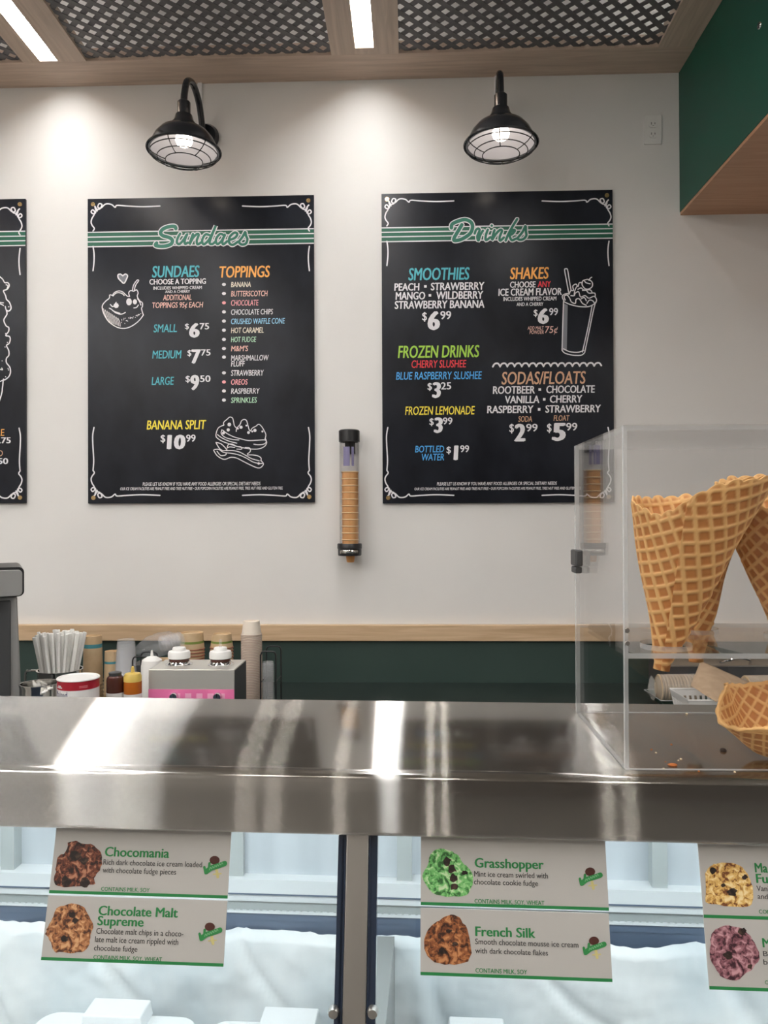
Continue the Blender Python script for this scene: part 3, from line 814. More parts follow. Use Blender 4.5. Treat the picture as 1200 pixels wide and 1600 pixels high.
draw((330, 640), 12, [[(240, 290), (150, 330), (110, 390), (90, 480), (110, 530), (200, 590), (330, 640), (480, 690), (620, 720), (760, 740), (900, 735), (1000, 690), (1040, 620), (1020, 550)],
    [(240, 290), (235, 240), (300, 180), (350, 140), (400, 160), (420, 230), (435, 300), (470, 340)], [(470, 410), (480, 350), (540, 280), (570, 210), (620, 185), (665, 210), (690, 300), (715, 380), (740, 400)],
    [(740, 400), (770, 350), (840, 310), (890, 275), (940, 310), (990, 390), (1025, 470), (1010, 550)],
    [(200, 380), (190, 450), (260, 520), (400, 560), (520, 570)], [(215, 385), (300, 450), (420, 510), (560, 550), (700, 580), (860, 575), (1010, 570), (1030, 610), (980, 650), (880, 660), (800, 650)],
    [(120, 470), (200, 530), (330, 590), (480, 630)], [(90, 620), (150, 720), (220, 770), (300, 760)], [(90, 615), (180, 640), (250, 700), (300, 760)],
    [(45, 760), (110, 860), (200, 920), (270, 930), (370, 895), (480, 910), (600, 970), (740, 1040), (860, 1090), (930, 1085), (980, 1020), (940, 960)], [(60, 750), (140, 745), (230, 800), (380, 820), (520, 850), (660, 910), (780, 980), (900, 1010), (960, 1010)],
    [(280, 770), (420, 770), (540, 800), (650, 860), (760, 920), (900, 960)], [(680, 850), (780, 850), (880, 870), (935, 910), (930, 960)], [(300, 700), (330, 650), (400, 650), (480, 690), (560, 700), (570, 740), (480, 740)], [(300, 720), (350, 700), (440, 710)],
    [(640, 710), (720, 720), (735, 780), (680, 830)], [(110, 780), (180, 860), (270, 850), (280, 820)]], 1.35)
for x, y, r in [(340, 280, 3), (320, 380, 2.6), (560, 330, 2.6), (700, 430, 2.3), (820, 390, 2.6), (500, 355, 1.6), (770, 410, 1.5), (660, 300, 1.4), (960, 410, 1.6), (230, 440, 2.4), (890, 1010, 2)]:
    f.dot(330 + x / 12, 640 + y / 12, r, 'chalk', 0, 8)
f.build('banana_split_drawing', B1.t)

# ---- Drinks
B2 = Board(596, 960, 303, 785, 'black chalkboard menu titled Drinks with smoothies, shakes, sodas and floats')
yb = (353.2, 360.2, 367.4, 375)
B2.band(yb, 'Drinks'); B2.flourish(yb)
B2.script([
    [(88, 225), (100, 175), (180, 135), (270, 115), (345, 145), (372, 205), (350, 285), (290, 340), (210, 382), (130, 395), (125, 360), (165, 290), (228, 185)],
    [(400, 300), (420, 250), (450, 235), (465, 260), (435, 340), (450, 395), (475, 320), (510, 262)],
    [(575, 250), (548, 330), (550, 390), (610, 350)], [(628, 195)],
    [(665, 255), (645, 320), (632, 385), (685, 305), (740, 252), (765, 268), (735, 345), (740, 398), (790, 355)],
    [(968, 108), (905, 210), (850, 310), (815, 395)], [(840, 330), (905, 258), (938, 262), (900, 310), (868, 325), (895, 390), (950, 370)],
    [(975, 360), (1040, 280), (1080, 200), (1085, 270), (1090, 330), (1050, 375), (1000, 385), (965, 365)]], (695, 330), 8.571, (0,))
f = B2.flat()
T('SMOOTHIES', 638, 733.8, 418.6, 437.4, 'cteal', 0.028, SH)
for s_, u0, u1, vt, vb in [('PEACH', 616, 655.5, 442.8, 454), ('STRAWBERRY', 673, 757, 441.5, 453), ('MANGO', 618, 664.4, 456.5, 468), ('WILDBERRY', 681.8, 755.3, 455.3, 467), ('STRAWBERRY BANANA', 616.6, 756.9, 469.8, 481.7)]:
    T(s_, u0, u1, vt, vb, 'chalk', 0.03, 0.06)
for u, v in ((664.7, 447.5), (671.7, 461.5)): f.poly([(u - 2, v - 2), (u + 2, v - 2), (u + 2, v + 2), (u - 2, v + 2)], 'chalk')
B2.price(f, '6', '99', (659.7, 667, 488, 500.5), (668, 687.5, 487, 514.8), (688, 705, 486.3, 498.8))
f.build('smoothies_prices', B2.t)
f = B2.flat()
T('SHAKES', 796.8, 857.6, 418, 435.7, 'corange', 0.028, SH)
T('CHOOSE', 796.8, 837, 440, 449.3, 'chalk', 0.03, 0.06); T('ANY', 840, 861, 439.3, 448.5, 'cred', 0.03, 0.06)
T('ICE CREAM FLAVOR', 778.7, 877.8, 450.7, 461.5, 'chalk', 0.03, 0.06)
T('INCLUDES WHIPPED CREAM', 786.3, 869.3, 463.8, 469.8, 'chalk', 0.02, 0.06); T('AND A CHERRY', 807, 849, 472.7, 478, 'chalk', 0.02, 0.06)
B2.price(f, '6', '99', (833.8, 840, 483.8, 493.6), (840, 857.6, 482.5, 505.3), (858, 871.8, 481.6, 492.5))
T('ADD MALT', 824.3, 849.7, 509.8, 515.3, 'csalmon', 0, SH); T('POWDER', 827.5, 849.7, 516.2, 521.8, 'csalmon', 0, SH); T('75\u00a2', 851.6, 871.8, 509.8, 520.2, 'csalmon', 0, SH)
f.build('shakes_prices', B2.t)
f = B2.flat()
T('FROZEN DRINKS', 621.7, 749, 540, 558.5, 'clime', 0.025, SH); T('CHERRY SLUSHEE', 643, 728.7, 562.8, 574.3, 'cred', 0.014, SH); T('BLUE RASPBERRY SLUSHEE', 618.8, 753, 581, 592.7, 'cblue', 0.014, SH)
B2.price(f, '3', '25', (668, 675, 598.4, 609), (675, 689, 598, 621), (689, 705, 597.5, 608.3))
f.build('slushee_prices', B2.t); f = B2.flat()
T('FROZEN LEMONADE', 633, 742, 635, 647.8, 'cyellow', 0.014, SH)
B2.price(f, '3', '99', (671, 677.7, 653.5, 664), (677.7, 692, 653, 675.7), (692, 706.9, 652.5, 663))
f.build('lemonade_price', B2.t); f = B2.flat()
T('BOTTLED', 648.6, 693.9, 696.6, 706.7, 'cblue', 0.014, SH); T('WATER', 659, 693.9, 709, 719.4, 'cblue', 0.014, SH)
B2.price(f, '1', '99', (697.7, 704.6, 697.8, 708), (708.5, 716.5, 696.6, 718.4), (719, 733, 696, 706.5))
f.build('water_price', B2.t)
f = B2.flat()
T('SODAS/FLOATS', 783.5, 915.2, 580.8, 600, 'ctan', 0.02, SH)
for s_, u0, u1, vt, vb in [('ROOTBEER', 770, 835.7, 603.5, 615), ('CHOCOLATE', 853.5, 929.5, 602.5, 613.8), ('VANILLA', 789, 842.7, 618.5, 629.8), ('CHERRY', 859, 910, 617.8, 629), ('RASPBERRY', 761, 833.8, 634, 645.3), ('STRAWBERRY', 852, 939, 633, 644.3)]:
    T(s_, u0, u1, vt, vb, 'chalk', 0.03, 0.06)
for u, v in ((843.3, 608.7), (850.3, 624), (842.4, 639.6)): f.poly([(u - 2, v - 2), (u + 2, v - 2), (u + 2, v + 2), (u - 2, v + 2)], 'chalk')
T('SODA', 809.8, 831.3, 650.3, 659, 'ctan', 0.014, SH); T('FLOAT', 864.9, 889.9, 649, 657.5, 'ctan', 0.014, SH)
B2.price(f, '2', '99', (795.8, 803, 662.4, 675), (803, 821, 663, 689), (822, 840, 662.4, 674))
B2.price(f, '5', '99', (854.7, 861.7, 662, 674.5), (862, 884, 661.5, 688), (884.5, 902, 661, 672.5))
sc = [(769.5, 572.5)]
for i in range(15):
    u = 770 + 11.3 * i
    f.stroke([(u, 573 - i * 0.08), (u + 3, 568.6 - i * 0.06), (u + 8, 568 - i * 0.06), (u + 11.3, 572.3 - i * 0.08)], 2.6, 'chalk')
f.build('sodas_and_floats_prices', B2.t)
f = B2.flat()
T('PLEASE LET US KNOW IF YOU HAVE ANY FOOD ALLERGIES OR SPECIAL DIETARY NEEDS', 682.8, 870, 753, 758, 'chalk', 0.014, SH)
T('OUR ICE CREAM FACILITIES ARE PEANUT FREE AND TREE NUT FREE \u2022 OUR POPCORN FACILITIES ARE PEANUT FREE, TREE NUT FREE AND GLUTEN FREE', 647.6, 908, 761.3, 765.3, 'chalk', 0.014, SH)
f.build('allergy_note', B2.t)
f = B2.flat()
o_ = (860, 410)
f.poly([(860 + x / 10, 410 + y / 10) for x, y in [(205, 640), (270, 670), (255, 1380), (190, 1370)]], 'greychalk', -0.0002)
draw(o_, 10, [[(285, 470), (250, 280), (222, 120), (245, 100), (268, 118), (295, 280), (322, 430)], [(205, 610), (300, 655), (450, 690), (600, 690), (700, 640)], [(205, 610), (195, 900), (182, 1370)], [(182, 1375), (230, 1420), (350, 1450), (480, 1450), (535, 1410)],
              [(535, 1410), (610, 1050), (665, 780), (705, 620)], [(205, 1350), (300, 1395), (430, 1405), (520, 1375)], [(500, 1400), (590, 1000), (650, 680)],
              [(210, 600), (185, 540), (205, 505), (250, 490), (290, 490)], [(230, 590), (215, 530), (260, 510), (300, 560), (330, 620), (390, 640), (400, 580), (450, 570), (500, 640), (560, 670)],
              [(290, 500), (320, 440), (360, 440), (350, 370), (400, 340), (430, 380), (450, 320), (500, 320)], [(320, 520), (370, 520), (390, 480), (440, 460), (470, 540), (540, 520), (600, 560), (680, 530), (720, 580), (710, 630)],
              [(370, 500), (385, 430), (410, 380)], [(500, 440), (560, 440), (600, 480), (690, 480), (700, 530)], [(570, 640), (610, 590), (660, 600), (690, 640)], [(480, 570), (530, 550), (560, 600)], [(430, 420), (480, 400), (520, 430), (620, 430), (650, 470)],
              [(575, 265), (505, 290), (495, 350), (540, 410), (600, 415), (650, 380), (655, 320), (620, 280), (575, 265)], [(600, 280), (620, 250), (645, 233)], [(530, 290), (560, 320), (620, 335)]], 1.6)
f.build('milkshake_drawing', B2.t)

# ---- left board, cut by the frame
B0 = Board(-313, 40, 317, 786, 'black chalkboard menu at the left edge with an ice cream cone drawing')
yb = (364.2, 371.8, 379, 386.4)
B0.band(yb, ''); B0.flourish(yb)
f = B0.flat()
cone = [(0, 165), (30, 190), (55, 230), (90, 232), (106, 262), (88, 300), (60, 315), (40, 325), (65, 380), (75, 420), (105, 450), (125, 500), (122, 535), (95, 555), (75, 545), (80, 590), (45, 655), (70, 720), (100, 740), (98, 785), (66, 830), (105, 840), (118, 870), (105, 920), (75, 945), (100, 1000), (102, 1055), (75, 1090), (75, 1140), (112, 1190), (120, 1250), (100, 1300), (55, 1335), (40, 1330), (30, 1420), (5, 1545), (-150, 2000), (-300, 2400)]
for s_ in (1, -1):
    pts = [(-41 + s_ * (41 + x / 7.27), 410 + y / 7.27) for x, y in cone]
    f.stroke(pts, 1.8, 'chalk')
draw((0, 410), 7.27, [[(-60, 440), (0, 455), (40, 460)], [(0, 470), (25, 480), (40, 490)], [(70, 255), (90, 265), (80, 300)], [(-200, 130), (-100, 110), (0, 165)], [(60, 500), (70, 540)], [(-420, 1400), (-300, 1440), (-150, 1420), (30, 1340)], [(5, 1215), (30, 1220), (20, 1200)]], 1.5)
for x, y in [(65, 808), (85, 910), (58, 962), (25, 1118), (92, 1205), (98, 1222), (65, 1300), (100, 505)]: f.dot(x / 7.27, 410 + y / 7.27, 0.9, 'chalk', 0, 6)
f.build('cone_drawing', B0.t)
f = B0.flat()
T('LE', -5, 7, 670.5, 681, 'corange', 0.0, 0.05); T('1.75', -7, 17, 683.5, 692.5, 'chalk', 0.03); f.build('cone_price', B0.t); f = B0.flat()
T('D', -3, 4.5, 703.5, 713, 'ctan', 0.0, 0.05); T('.50', -7, 13, 716, 725, 'chalk', 0.03)
f.build('cone_price', B0.t)

# ================================================================== WAFER CONE DISPENSER on the wall
cz0, cz1 = P(547, 868, 2.985).z, P(547, 672, 2.985).z
cp = P(546, 770, 2.985)
t = thing('cone_dispenser', 'clear wall tube of wafer cones with black caps between the menu boards', 'dispenser', (cp.x, 2.985, cz0))
hh = cz1 - cz0
b = MB(); b.lathe([(0, hh), (0.037, hh), (0.041, hh - 0.004), (0.041, hh - 0.046), (0.036, hh - 0.047), (0.036, hh - 0.01)], seg=32); b.build('top_cap', 'blackplastic', t)
b = MB(); b.lathe([(0.0385, 0.035), (0.0385, hh - 0.04)], seg=40); b.build('tube', 'tubeclear', t)
b = MB(); b.lathe([(0.022, 0), (0.044, 0), (0.046, 0.004), (0.046, 0.026), (0.048, 0.028), (0.048, 0.044), (0.046, 0.047), (0.0375, 0.047), (0.0375, 0.006), (0.022, 0.006), (0.022, 0)], seg=36)
col_ = b.build('release_collar', 'blackplastic', t)
b = MB(); b.lathe([(0.0462, 0.010), (0.0468, 0.011), (0.0468, 0.022), (0.0462, 0.023)], seg=60)
b.v = [p for p in b.v]
keep = [i for i, fc in enumerate(b.f) if all(b.v[j][1] < -0.03 for j in fc)]
b.f = [b.f[i] for i in keep]; b.mi = [b.mi[i] for i in keep]
b.build('label_plate', 'polished', col_)
b = MB(); b.box(-0.02, 0.02, 0.036, WY - 2.985, 0.10, 0.16); b.box(-0.02, 0.02, 0.036, WY - 2.985, 0.40, 0.46); b.build('wall_bracket', 'blackplastic', t, smooth=False)
f_ = MB()
for a0, a1 in ((-0.55, 0.12), (0.3, 0.55)):
    n = 6
    vs = []
    for i in range(n + 1):
        a = -PI / 2 + a0 + (a1 - a0) * i / n
        vs += [(0.0391 * math.cos(a), 0.0391 * math.sin(a), hh - 0.068), (0.0391 * math.cos(a), 0.0391 * math.sin(a), hh - 0.142)]
    f_.add(vs, [(2 * i, 2 * i + 1, 2 * i + 3, 2 * i + 2) for i in range(n)])
f_.build('sticker', 'violet', t)
# wafer cones nested in the tube, each one a thing
b = MB()
b.lathe([(0.0, -0.066), (0.012, -0.066), (0.0145, -0.063), (0.0225, -0.006), (0.030, -0.002), (0.0315, 0.0), (0.0315, 0.019), (0.0335, 0.020)], seg=28, mi=0)
b.lathe([(0.0335, 0.020), (0.0345, 0.0215), (0.0335, 0.0242), (0.030, 0.0242)], seg=28, mi=1)
b.lathe([(0.030, 0.0242), (0.0285, 0.004), (0.0205, -0.003), (0.0125, -0.06), (0.0, -0.06)], seg=28, mi=0)
c0 = b.build('wafer_cone', ['wafer', 'waferlip'])
pitch = (P(547, 730, 2.985).z - P(547, 846, 2.985).z) / 11
zz = P(547, 852, 2.985).z
c0.location = (cp.x + 0.003, 2.985, zz)
tag(c0, 'flat-bottomed wafer cone nested in the clear wall tube', 'cone', 'wafer cones in the wall dispenser')
for i in range(1, 11):
    c = c0.copy(); C.objects.link(c); c.location = (cp.x + 0.003, 2.985, zz + pitch * i)

# ================================================================== FREEZER CASE (rotated a touch against the wall)
CF = Matrix.Rotation(R(-2.0), 4, 'Z') @ Matrix.Translation((0, 0.844, 0))
case = thing('ice_cream_freezer_case', 'stainless steel ice cream dipping case with sloped glass front and flat top shelf', 'freezer', matrix=CF)
XA, XB = -1.5, 1.5
ZT = 1.27
prof = []
rr = 0.012
def arc(cy, cz, r, a0, a1, n): return [(cy + r * math.cos(a0 + (a1 - a0) * i / n), cz + r * math.sin(a0 + (a1 - a0) * i / n)) for i in range(n + 1)]
prof += [(0.333, ZT - 0.045), (0.333, ZT - 0.006)] + arc(0.327, ZT - 0.006, 0.006, 0, PI / 2, 4) + arc(rr, ZT - rr, rr, PI / 2, PI, 6) + [(0, ZT - 0.066)] + arc(0.005, ZT - 0.0665, 0.005, PI, 1.5 * PI, 4) + [(0.02, ZT - 0.0715), (0.02, ZT - 0.068), (0.004, ZT - 0.066), (0.004, ZT - 0.014), (0.014, ZT - 0.004), (0.325, ZT - 0.004), (0.329, ZT - 0.008), (0.329, ZT - 0.045)]
b = MB()
n = len(prof); nx = 2
vs = [(x, y, z) for x in (XA, XB) for y, z in prof]
b.add(vs, [(i, (i + 1) % n, n + (i + 1) % n, n + i) for i in range(n)] + [tuple(range(n))[::-1], tuple(range(n, 2 * n))])
o = b.build('top_shelf', 'steel', case, angle=50); uv_along_x(o)
# sloped front glass
GT, GB = (0.026, ZT - 0.066), (-0.052, 0.90)     # (y, z) top and bottom of the glass front face
def gp(z): t_ = (z - GB[1]) / (GT[1] - GB[1]); return GB[0] + t_ * (GT[0] - GB[0])
# mullion from the photograph
def case_local(u, v):
    """photo point on the glass plane, in case coordinates"""
    p0 = CF @ Vector((0, GB[0], GB[1])); p1_ = CF @ Vector((0, GT[0], GT[1])); p2_ = CF @ Vector((1, GB[0], GB[1]))
    nrm = (p1_ - p0).cross(p2_ - p0)
    d = ray(u, v); t_ = (p0 - EYE).dot(nrm) / d.dot(nrm)
    return CF.inverted() @ (EYE + d * t_)
mxl, mxr = case_local(540, 1400).x, case_local(575, 1400).x
sl, sr = case_local(527, 1400).x, case_local(589, 1400).x
def slab(mb, x0, x1, z0, z1, front, back, mi=None):
    """sloped slab parallel to the glass; front/back are offsets behind the glass face"""
    vs = []
    for x in (x0, x1):
        for z, o_ in ((z0, front), (z1, front), (z1, back), (z0, back)): vs.append((x, gp(z) + o_, z))
    mb.add(vs, [(0, 1, 2, 3), (7, 6, 5, 4), (0, 4, 5, 1), (1, 5, 6, 2), (2, 6, 7, 3), (3, 7, 4, 0)], mi)
for x0, x1 in ((XA, mxl - 0.006), (mxr + 0.006, XB)):
    b = MB(); slab(b, x0, x1, GB[1], GT[1], 0, 0.006, 0)
    b.mi = [1, 1, 1, 0, 1, 0] if False else [1 if i in (0, 1) else 0 for i in range(6)]
    b.build('front_glass', ['glass', 'glassedge'], case, smooth=False)
b = MB(); slab(b, mxl, mxr, GB[1], GT[1], -0.004, 0.03); b.build('mullion', 'satin', case, bevel=0.001)
for x0, x1 in ((sl, sl + 0.007), (sr - 0.007, sr), (mxl - 0.005, mxl - 0.0005), (mxr + 0.0005, mxr + 0.004)):
    b = MB(); slab(b, x0, x1, GB[1], GT[1], -0.002, 0.012); b.build('glass_seal', 'glassedge', case, smooth=False)
for u in (522, 583):
    q = case_local(u, 1577)
    b = MB(); b.lathe([(0, 0.008), (0.005, 0.008), (0.006, 0.004), (0.006, 0)], seg=14)
    s_ = b.build('glass_clip', 'satin', case); s_.location = (q.x, q.y - 0.001, q.z); s_.rotation_euler = (PI / 2, 0, 0)
# body
RB = 0.42      # inner face of the rear freezer wall
ZR = 0.90      # ledge height
b = MB(); b.box(XA, XB, -0.075, -0.045, 0.0, 0.90); b.build('front_body', 'satin', case, smooth=False)
for x in (XA, XB - 0.03):
    b = MB(); b.box(x, x + 0.03, -0.045, RB + 0.06, 0.0, ZT - 0.075); b.build('end_wall', 'casewhite', case, smooth=False)
# frosted rear wall: a lumpy sheet of frost with a ragged top
b = MB()
NX, NZ = 420, 60
vs = []; fs = []
for i in range(NX + 1):
    x = XA + 0.03 + (XB - XA - 0.06) * i / NX
    ztop = 0.868 + 0.006 * noise.noise(Vector((x * 14, 0, 3))) + 0.004 * noise.noise(Vector((x * 50, 0, 7)))
    for j in range(NZ + 1):
        z = 0.45 + (ztop - 0.45) * j / NZ
        e = 0.014 * noise.noise(Vector((x * 5, z * 5, 1))) + 0.007 * noise.noise(Vector((x * 17, z * 17, 5))) + 0.0022 * noise.noise(Vector((x * 60, z * 60, 5)))
        cr = 0.010 * max(0, 1 - abs(noise.noise(Vector((x * 4 + 9, z * 4, 2)))) * 9)
        vs.append((x, RB - 0.016 - e - (0.004 if j == NZ else 0.008) + cr + (0.012 if j == NZ else 0), z))
for i in range(NX):
    for j in range(NZ):
        a = i * (NZ + 1) + j
        fs.append((a, a + NZ + 1, a + NZ + 2, a + 1))
b.add(vs, fs); b.build('frosted_wall', 'frost', case, angle=180)
b = MB(); b.box(XA, XB, RB, RB + 0.06, 0.0, 0.905); b.build('rear_body', 'casedark', case, smooth=False)
b = MB(); b.box(XA + 0.03, XB - 0.03, -0.045, RB, 0.44, 0.46); b.build('freezer_floor', 'casewhite', case, smooth=False)
# ledge strips above the frost, each a bar along the case
for nm, mt, z0, z1, y0 in (('ledge_seal', 'casedark', 0.882, 0.8955, RB - 0.002), ('ledge_bead', 'casewhite', 0.8955, 0.899, RB - 0.006), ('air_grille', 'casegrey', 0.899, 0.9165, RB - 0.001), ('ledge_strip', 'casewhite', 0.9165, 0.929, RB - 0.008), ('ledge_groove', 'casedark', 0.929, 0.9315, RB - 0.0122), ('door_track', 'casewhite', 0.9315, 0.954, RB - 0.012)):
    b = MB(); b.box(XA + 0.03, XB - 0.03, y0, RB + 0.06, z0, z1)
    if nm == 'air_grille':
        for i in range(260):
            x = XA + 0.04 + i * 0.0112
            b.add([(x, y0 - 0.002, z0), (x + 0.004, y0 - 0.002, z0), (x + 0.012, y0 - 0.002, z1), (x + 0.008, y0 - 0.002, z1)], [(0, 1, 2, 3)])
    b.build(nm, mt, case, smooth=False)
# rear sliding doors
for i, (x0, x1) in enumerate(((XA + 0.03, -0.72), (-0.73, -0.33), (-0.34, -0.06), (-0.05, 0.36), (0.35, XB - 0.03))):
    b = MB(); b.box(x0, x1, RB + 0.01 + 0.012 * (i % 2), RB + 0.016 + 0.012 * (i % 2), 0.954, ZT - 0.046); b.build('rear_door', 'caseblue', case, smooth=False)
for x in (-0.73, -0.335, -0.055, 0.355):
    b = MB(); b.box(x - 0.012, x + 0.012, RB - 0.002, RB + 0.03, 0.954, ZT - 0.046); b.build('door_stile', 'casegrey', case, smooth=False)
# partition behind the mullion
b = MB()
pz0, pz1 = 0.46, 0.878
pc = (mxl + mxr) / 2
vs = [(pc - 0.02, gp(pz0 + 0.45) + 0.05, pz0), (pc + 0.02, gp(pz0 + 0.45) + 0.05, pz0), (pc + 0.02, RB - 0.03, pz0), (pc - 0.02, RB - 0.03, pz0)]
vs += [(x, y, pz1) for x, y, z in vs]
b.add(vs, [(0, 3, 2, 1), (4, 5, 6, 7), (0, 1, 5, 4), (1, 2, 6, 5), (2, 3, 7, 6), (3, 0, 4, 7)])
b.build('partition', 'partition', case, smooth=False)
# tube light tucked under the shelf behind the front rail
for x0, x1 in ((XA + 0.06, pc - 0.03), (pc + 0.03, XB - 0.06)):
    b = MB(); b.box(x0, x1, 0.06, 0.10, ZT - 0.020, ZT - 0.0045); tb = b.build('light_fitting', 'ledframe', case, smooth=False)
    b = MB(); b.tube([(x0 + 0.01, 0.08, ZT - 0.030), (x1 - 0.01, 0.08, ZT - 0.030)], 0.010, 12); b.build('light_tube', 'caseled', tb)

# ------------------------------------------------------------------ ice cream tubs in the case
def tub(u, v, depth, tz, label, handle_w):
    """u, v: photo point of the middle of the lid handle; depth: case y"""
    d = ray(u, v)
    Mi = CF.inverted(); o_ = Mi @ EYE; dl = Mi.to_3x3() @ d
    q = o_ + dl * ((depth - o_.y) / dl.y)
    base = CF @ Vector((q.x, depth, 0.46))
    t = thing('ice_cream_tub', label, 'tub', base, R(-2.0), None)
    top = q.z - 0.46
    b = MB(); b.lathe([(0, 0), (0.105, 0), (0.115, 0.004), (0.12, top - 0.03), (0, top - 0.03)], (0, -0.105, 0), 36); b.build('tub_body', 'tub', t)
    b = MB()
    n = 40; hw, hd, r = 0.125, 0.125, 0.03
    poly = []
    for cx, cy, a0 in ((hw - r, hd - r, 0), (-hw + r, hd - r, PI / 2), (-hw + r, -hd + r, PI), (hw - r, -hd + r, 1.5 * PI)):
        for i in range(7): a = a0 + PI / 2 * i / 6; poly.append((cx + r * math.cos(a), -0.105 + cy + r * math.sin(a)))
    m_ = len(poly)
    vs = [(x, y, top - 0.03) for x, y in poly] + [(x, y, top - 0.020) for x, y in poly]
    b.add(vs, [tuple(range(m_))[::-1], tuple(range(m_, 2 * m_))] + [(i, (i + 1) % m_, (i + 1) % m_ + m_, i + m_) for i in range(m_)])
    ld = b.build('lid', 'lid', t, bevel=0.004)
    b = MB(); b.lathe([(0.082, 0), (0.084, 0.005), (0.09, 0.006), (0.092, 0)], (0, -0.118, top - 0.020), 36); b.build('lid_ring', 'lid', ld)
    b = MB()
    hw = handle_w / 2
    b.prism([(-hw, 0), (hw, 0), (hw - 0.004, 0.022), (-hw + 0.004, 0.022)], -0.022, 0.022); b.v = [(x, y, z + top - 0.02) for x, y, z in b.v]
    b.build('lid_handle', 'lid', ld, bevel=0.002)
tub(183, 1576, 0.315, 0, 'white lidded ice cream tub in the left freezer bay, near the left edge', 0.098)
tub(452, 1590, 0.315, 0, 'white lidded ice cream tub in the left freezer bay, beside the steel mullion', 0.092)
tub(745, 1606, 0.315, 0, 'white lidded ice cream tub in the right freezer bay, mostly below the frame', 0.09)

# ------------------------------------------------------------------ flavour cards on the glass
def glass_matrix(off=0.004):
    """plane of the glass face: x along the case, y up the glass, z towards the viewer"""
    up = Vector((0, GT[0] - GB[0], GT[1] - GB[1])).normalized()
    xx = Vector((1, 0, 0)); zz_ = xx.cross(up)
    m3 = Matrix((xx, up, zz_)).transposed().to_4x4()
    p = Vector((0, GB[0], GB[1])) + zz_ * off
    return CF @ Matrix.Translation(p) @ m3
GM = glass_matrix()
def card(uvtl, uvbr, label, pic, outline, flecks, writing, logo, u_ext=None, top_hidden=False):
    m_ = GM
    x0, y1 = onplane(m_, *uvtl); x1, y0 = onplane(m_, *uvbr)
    if u_ext: x1 = x0 + u_ext
    lm = m_ @ Matrix.Translation(((x0 + x1) / 2, (y0 + y1) / 2, 0))
    t = thing('flavor_card', label, 'sign', matrix=lm)
    hw, hh = (x1 - x0) / 2, (y1 - y0) / 2
    b = MB(); b.box(-hw, hw, -hh, hh, -0.0012, 0); b.build('card_sheet', 'cardwhite', t, smooth=False)
    f = Flat(lm, 0.0002); f.rect(-hw, hw, -hh, -hh + 0.0032, 'title'); f.build('green_stripe', t)
    f = Flat(lm, 0.0003)
    c = catmull([(*p, 0) for p in outline], 3, True)
    pts = []
    for i, p in enumerate(c):
        pts.append((p.x + random.uniform(-1, 1), p.y + random.uniform(-1, 1)))
    cx = sum(p[0] for p in pts) / len(pts); cy = sum(p[1] for p in pts) / len(pts)
    f.poly(pts, pic)
    for fx, fy, fr, ink_ in flecks:
        f.poly([(cx + fx + fr * random.uniform(0.6, 1.2) * math.cos(2 * PI * i / 11), cy + fy + fr * 0.8 * random.uniform(0.6, 1.3) * math.sin(2 * PI * i / 11)) for i in range(11)], ink_, 0.0001)
    f.build('scoop_picture', t)
    f = Flat(lm, 0.0003); g = Flat(lm, 0.0003); h = Flat(lm, 0.0003)
    for s_, a, b_, vt, vb, kind in writing:
        if kind == 't': f.text(s_, a, b_, vt, vb, 'title', 0.03)
        elif kind == 'c': h.text(s_, a, b_, vt, vb, 'title', 0.014)
        else: g.text(s_, a, b_, vt, vb, 'text', 0.008)
    f.build('flavor_name', t); g.build('description_lettering', t); h.build('allergen_note', t)
    if logo:
        lu, lv = logo
        f = Flat(lm, 0.0003)
        f.stroke([(lu + 3, lv + 8), (lu + 4, lv + 13), (lu + 5, lv + 18)], 4.5, 'logotan'); f.stroke([(lu - 2, lv + 14), (lu + 10, lv + 13)], 2, 'logotan')
        f.dot(lu, lv - 8, 8, 'logobrown', 0.0001, 14, 1, 0.85)
        f.stroke([(lu - 13, lv + 10), (lu - 5, lv + 4), (lu + 5, lv + 1), (lu + 16, lv - 3)], 7.5, 'logogreen', 0.0002)
        f.stroke([(lu - 16, lv + 3), (lu - 14, lv + 12)], 4, 'logogreen', 0.0002); f.stroke([(lu - 8, lv - 3), (lu - 9, lv + 9)], 4, 'logogreen', 0.0002)
        for i in range(6): f.stroke([(lu - 8 + i * 3.6, lv + 7 - i * 1.5), (lu - 6.5 + i * 3.6, lv + 3 - i * 1.5), (lu - 5 + i * 3.6, lv + 5.5 - i * 1.5)], 0.9, 'lightgreen', 0.0004)
        f.build('logo', t)
def scl(k, o_, pts): return [(o_[0] + x / k, o_[1] + y / k) for x, y in pts]
s1 = scl(7.5, (60, 1300), [(430, 100), (510, 130), (620, 140), (700, 200), (745, 270), (745, 380), (700, 480), (660, 540), (665, 610), (560, 620), (500, 640), (230, 635), (175, 560), (200, 490), (205, 400), (230, 290), (320, 230), (350, 130)])
s2 = scl(7.5, (60, 1300), [(350, 845), (450, 850), (540, 890), (600, 990), (640, 1100), (610, 1200), (600, 1300), (540, 1390), (420, 1415), (280, 1410), (190, 1400), (130, 1250), (85, 1200), (100, 1140), (150, 1040), (220, 900)])
s3 = scl(7.27, (640, 1310), [(340, 110), (480, 150), (560, 200), (600, 280), (660, 330), (720, 440), (700, 560), (640, 640), (500, 660), (300, 640), (200, 540), (150, 420), (200, 320), (240, 180)])
s4 = scl(7.27, (640, 1310), [(490, 870), (560, 900), (630, 990), (670, 1080), (700, 1250), (680, 1370), (600, 1420), (450, 1430), (290, 1410), (180, 1290), (165, 1180), (200, 1060), (260, 980), (340, 930), (420, 880)])
s5 = scl(6.667, (1080, 1310), [(260, 260), (430, 250), (530, 300), (600, 400), (640, 500), (640, 650), (580, 710), (400, 710), (250, 680), (150, 660), (150, 520), (150, 360), (200, 290)])
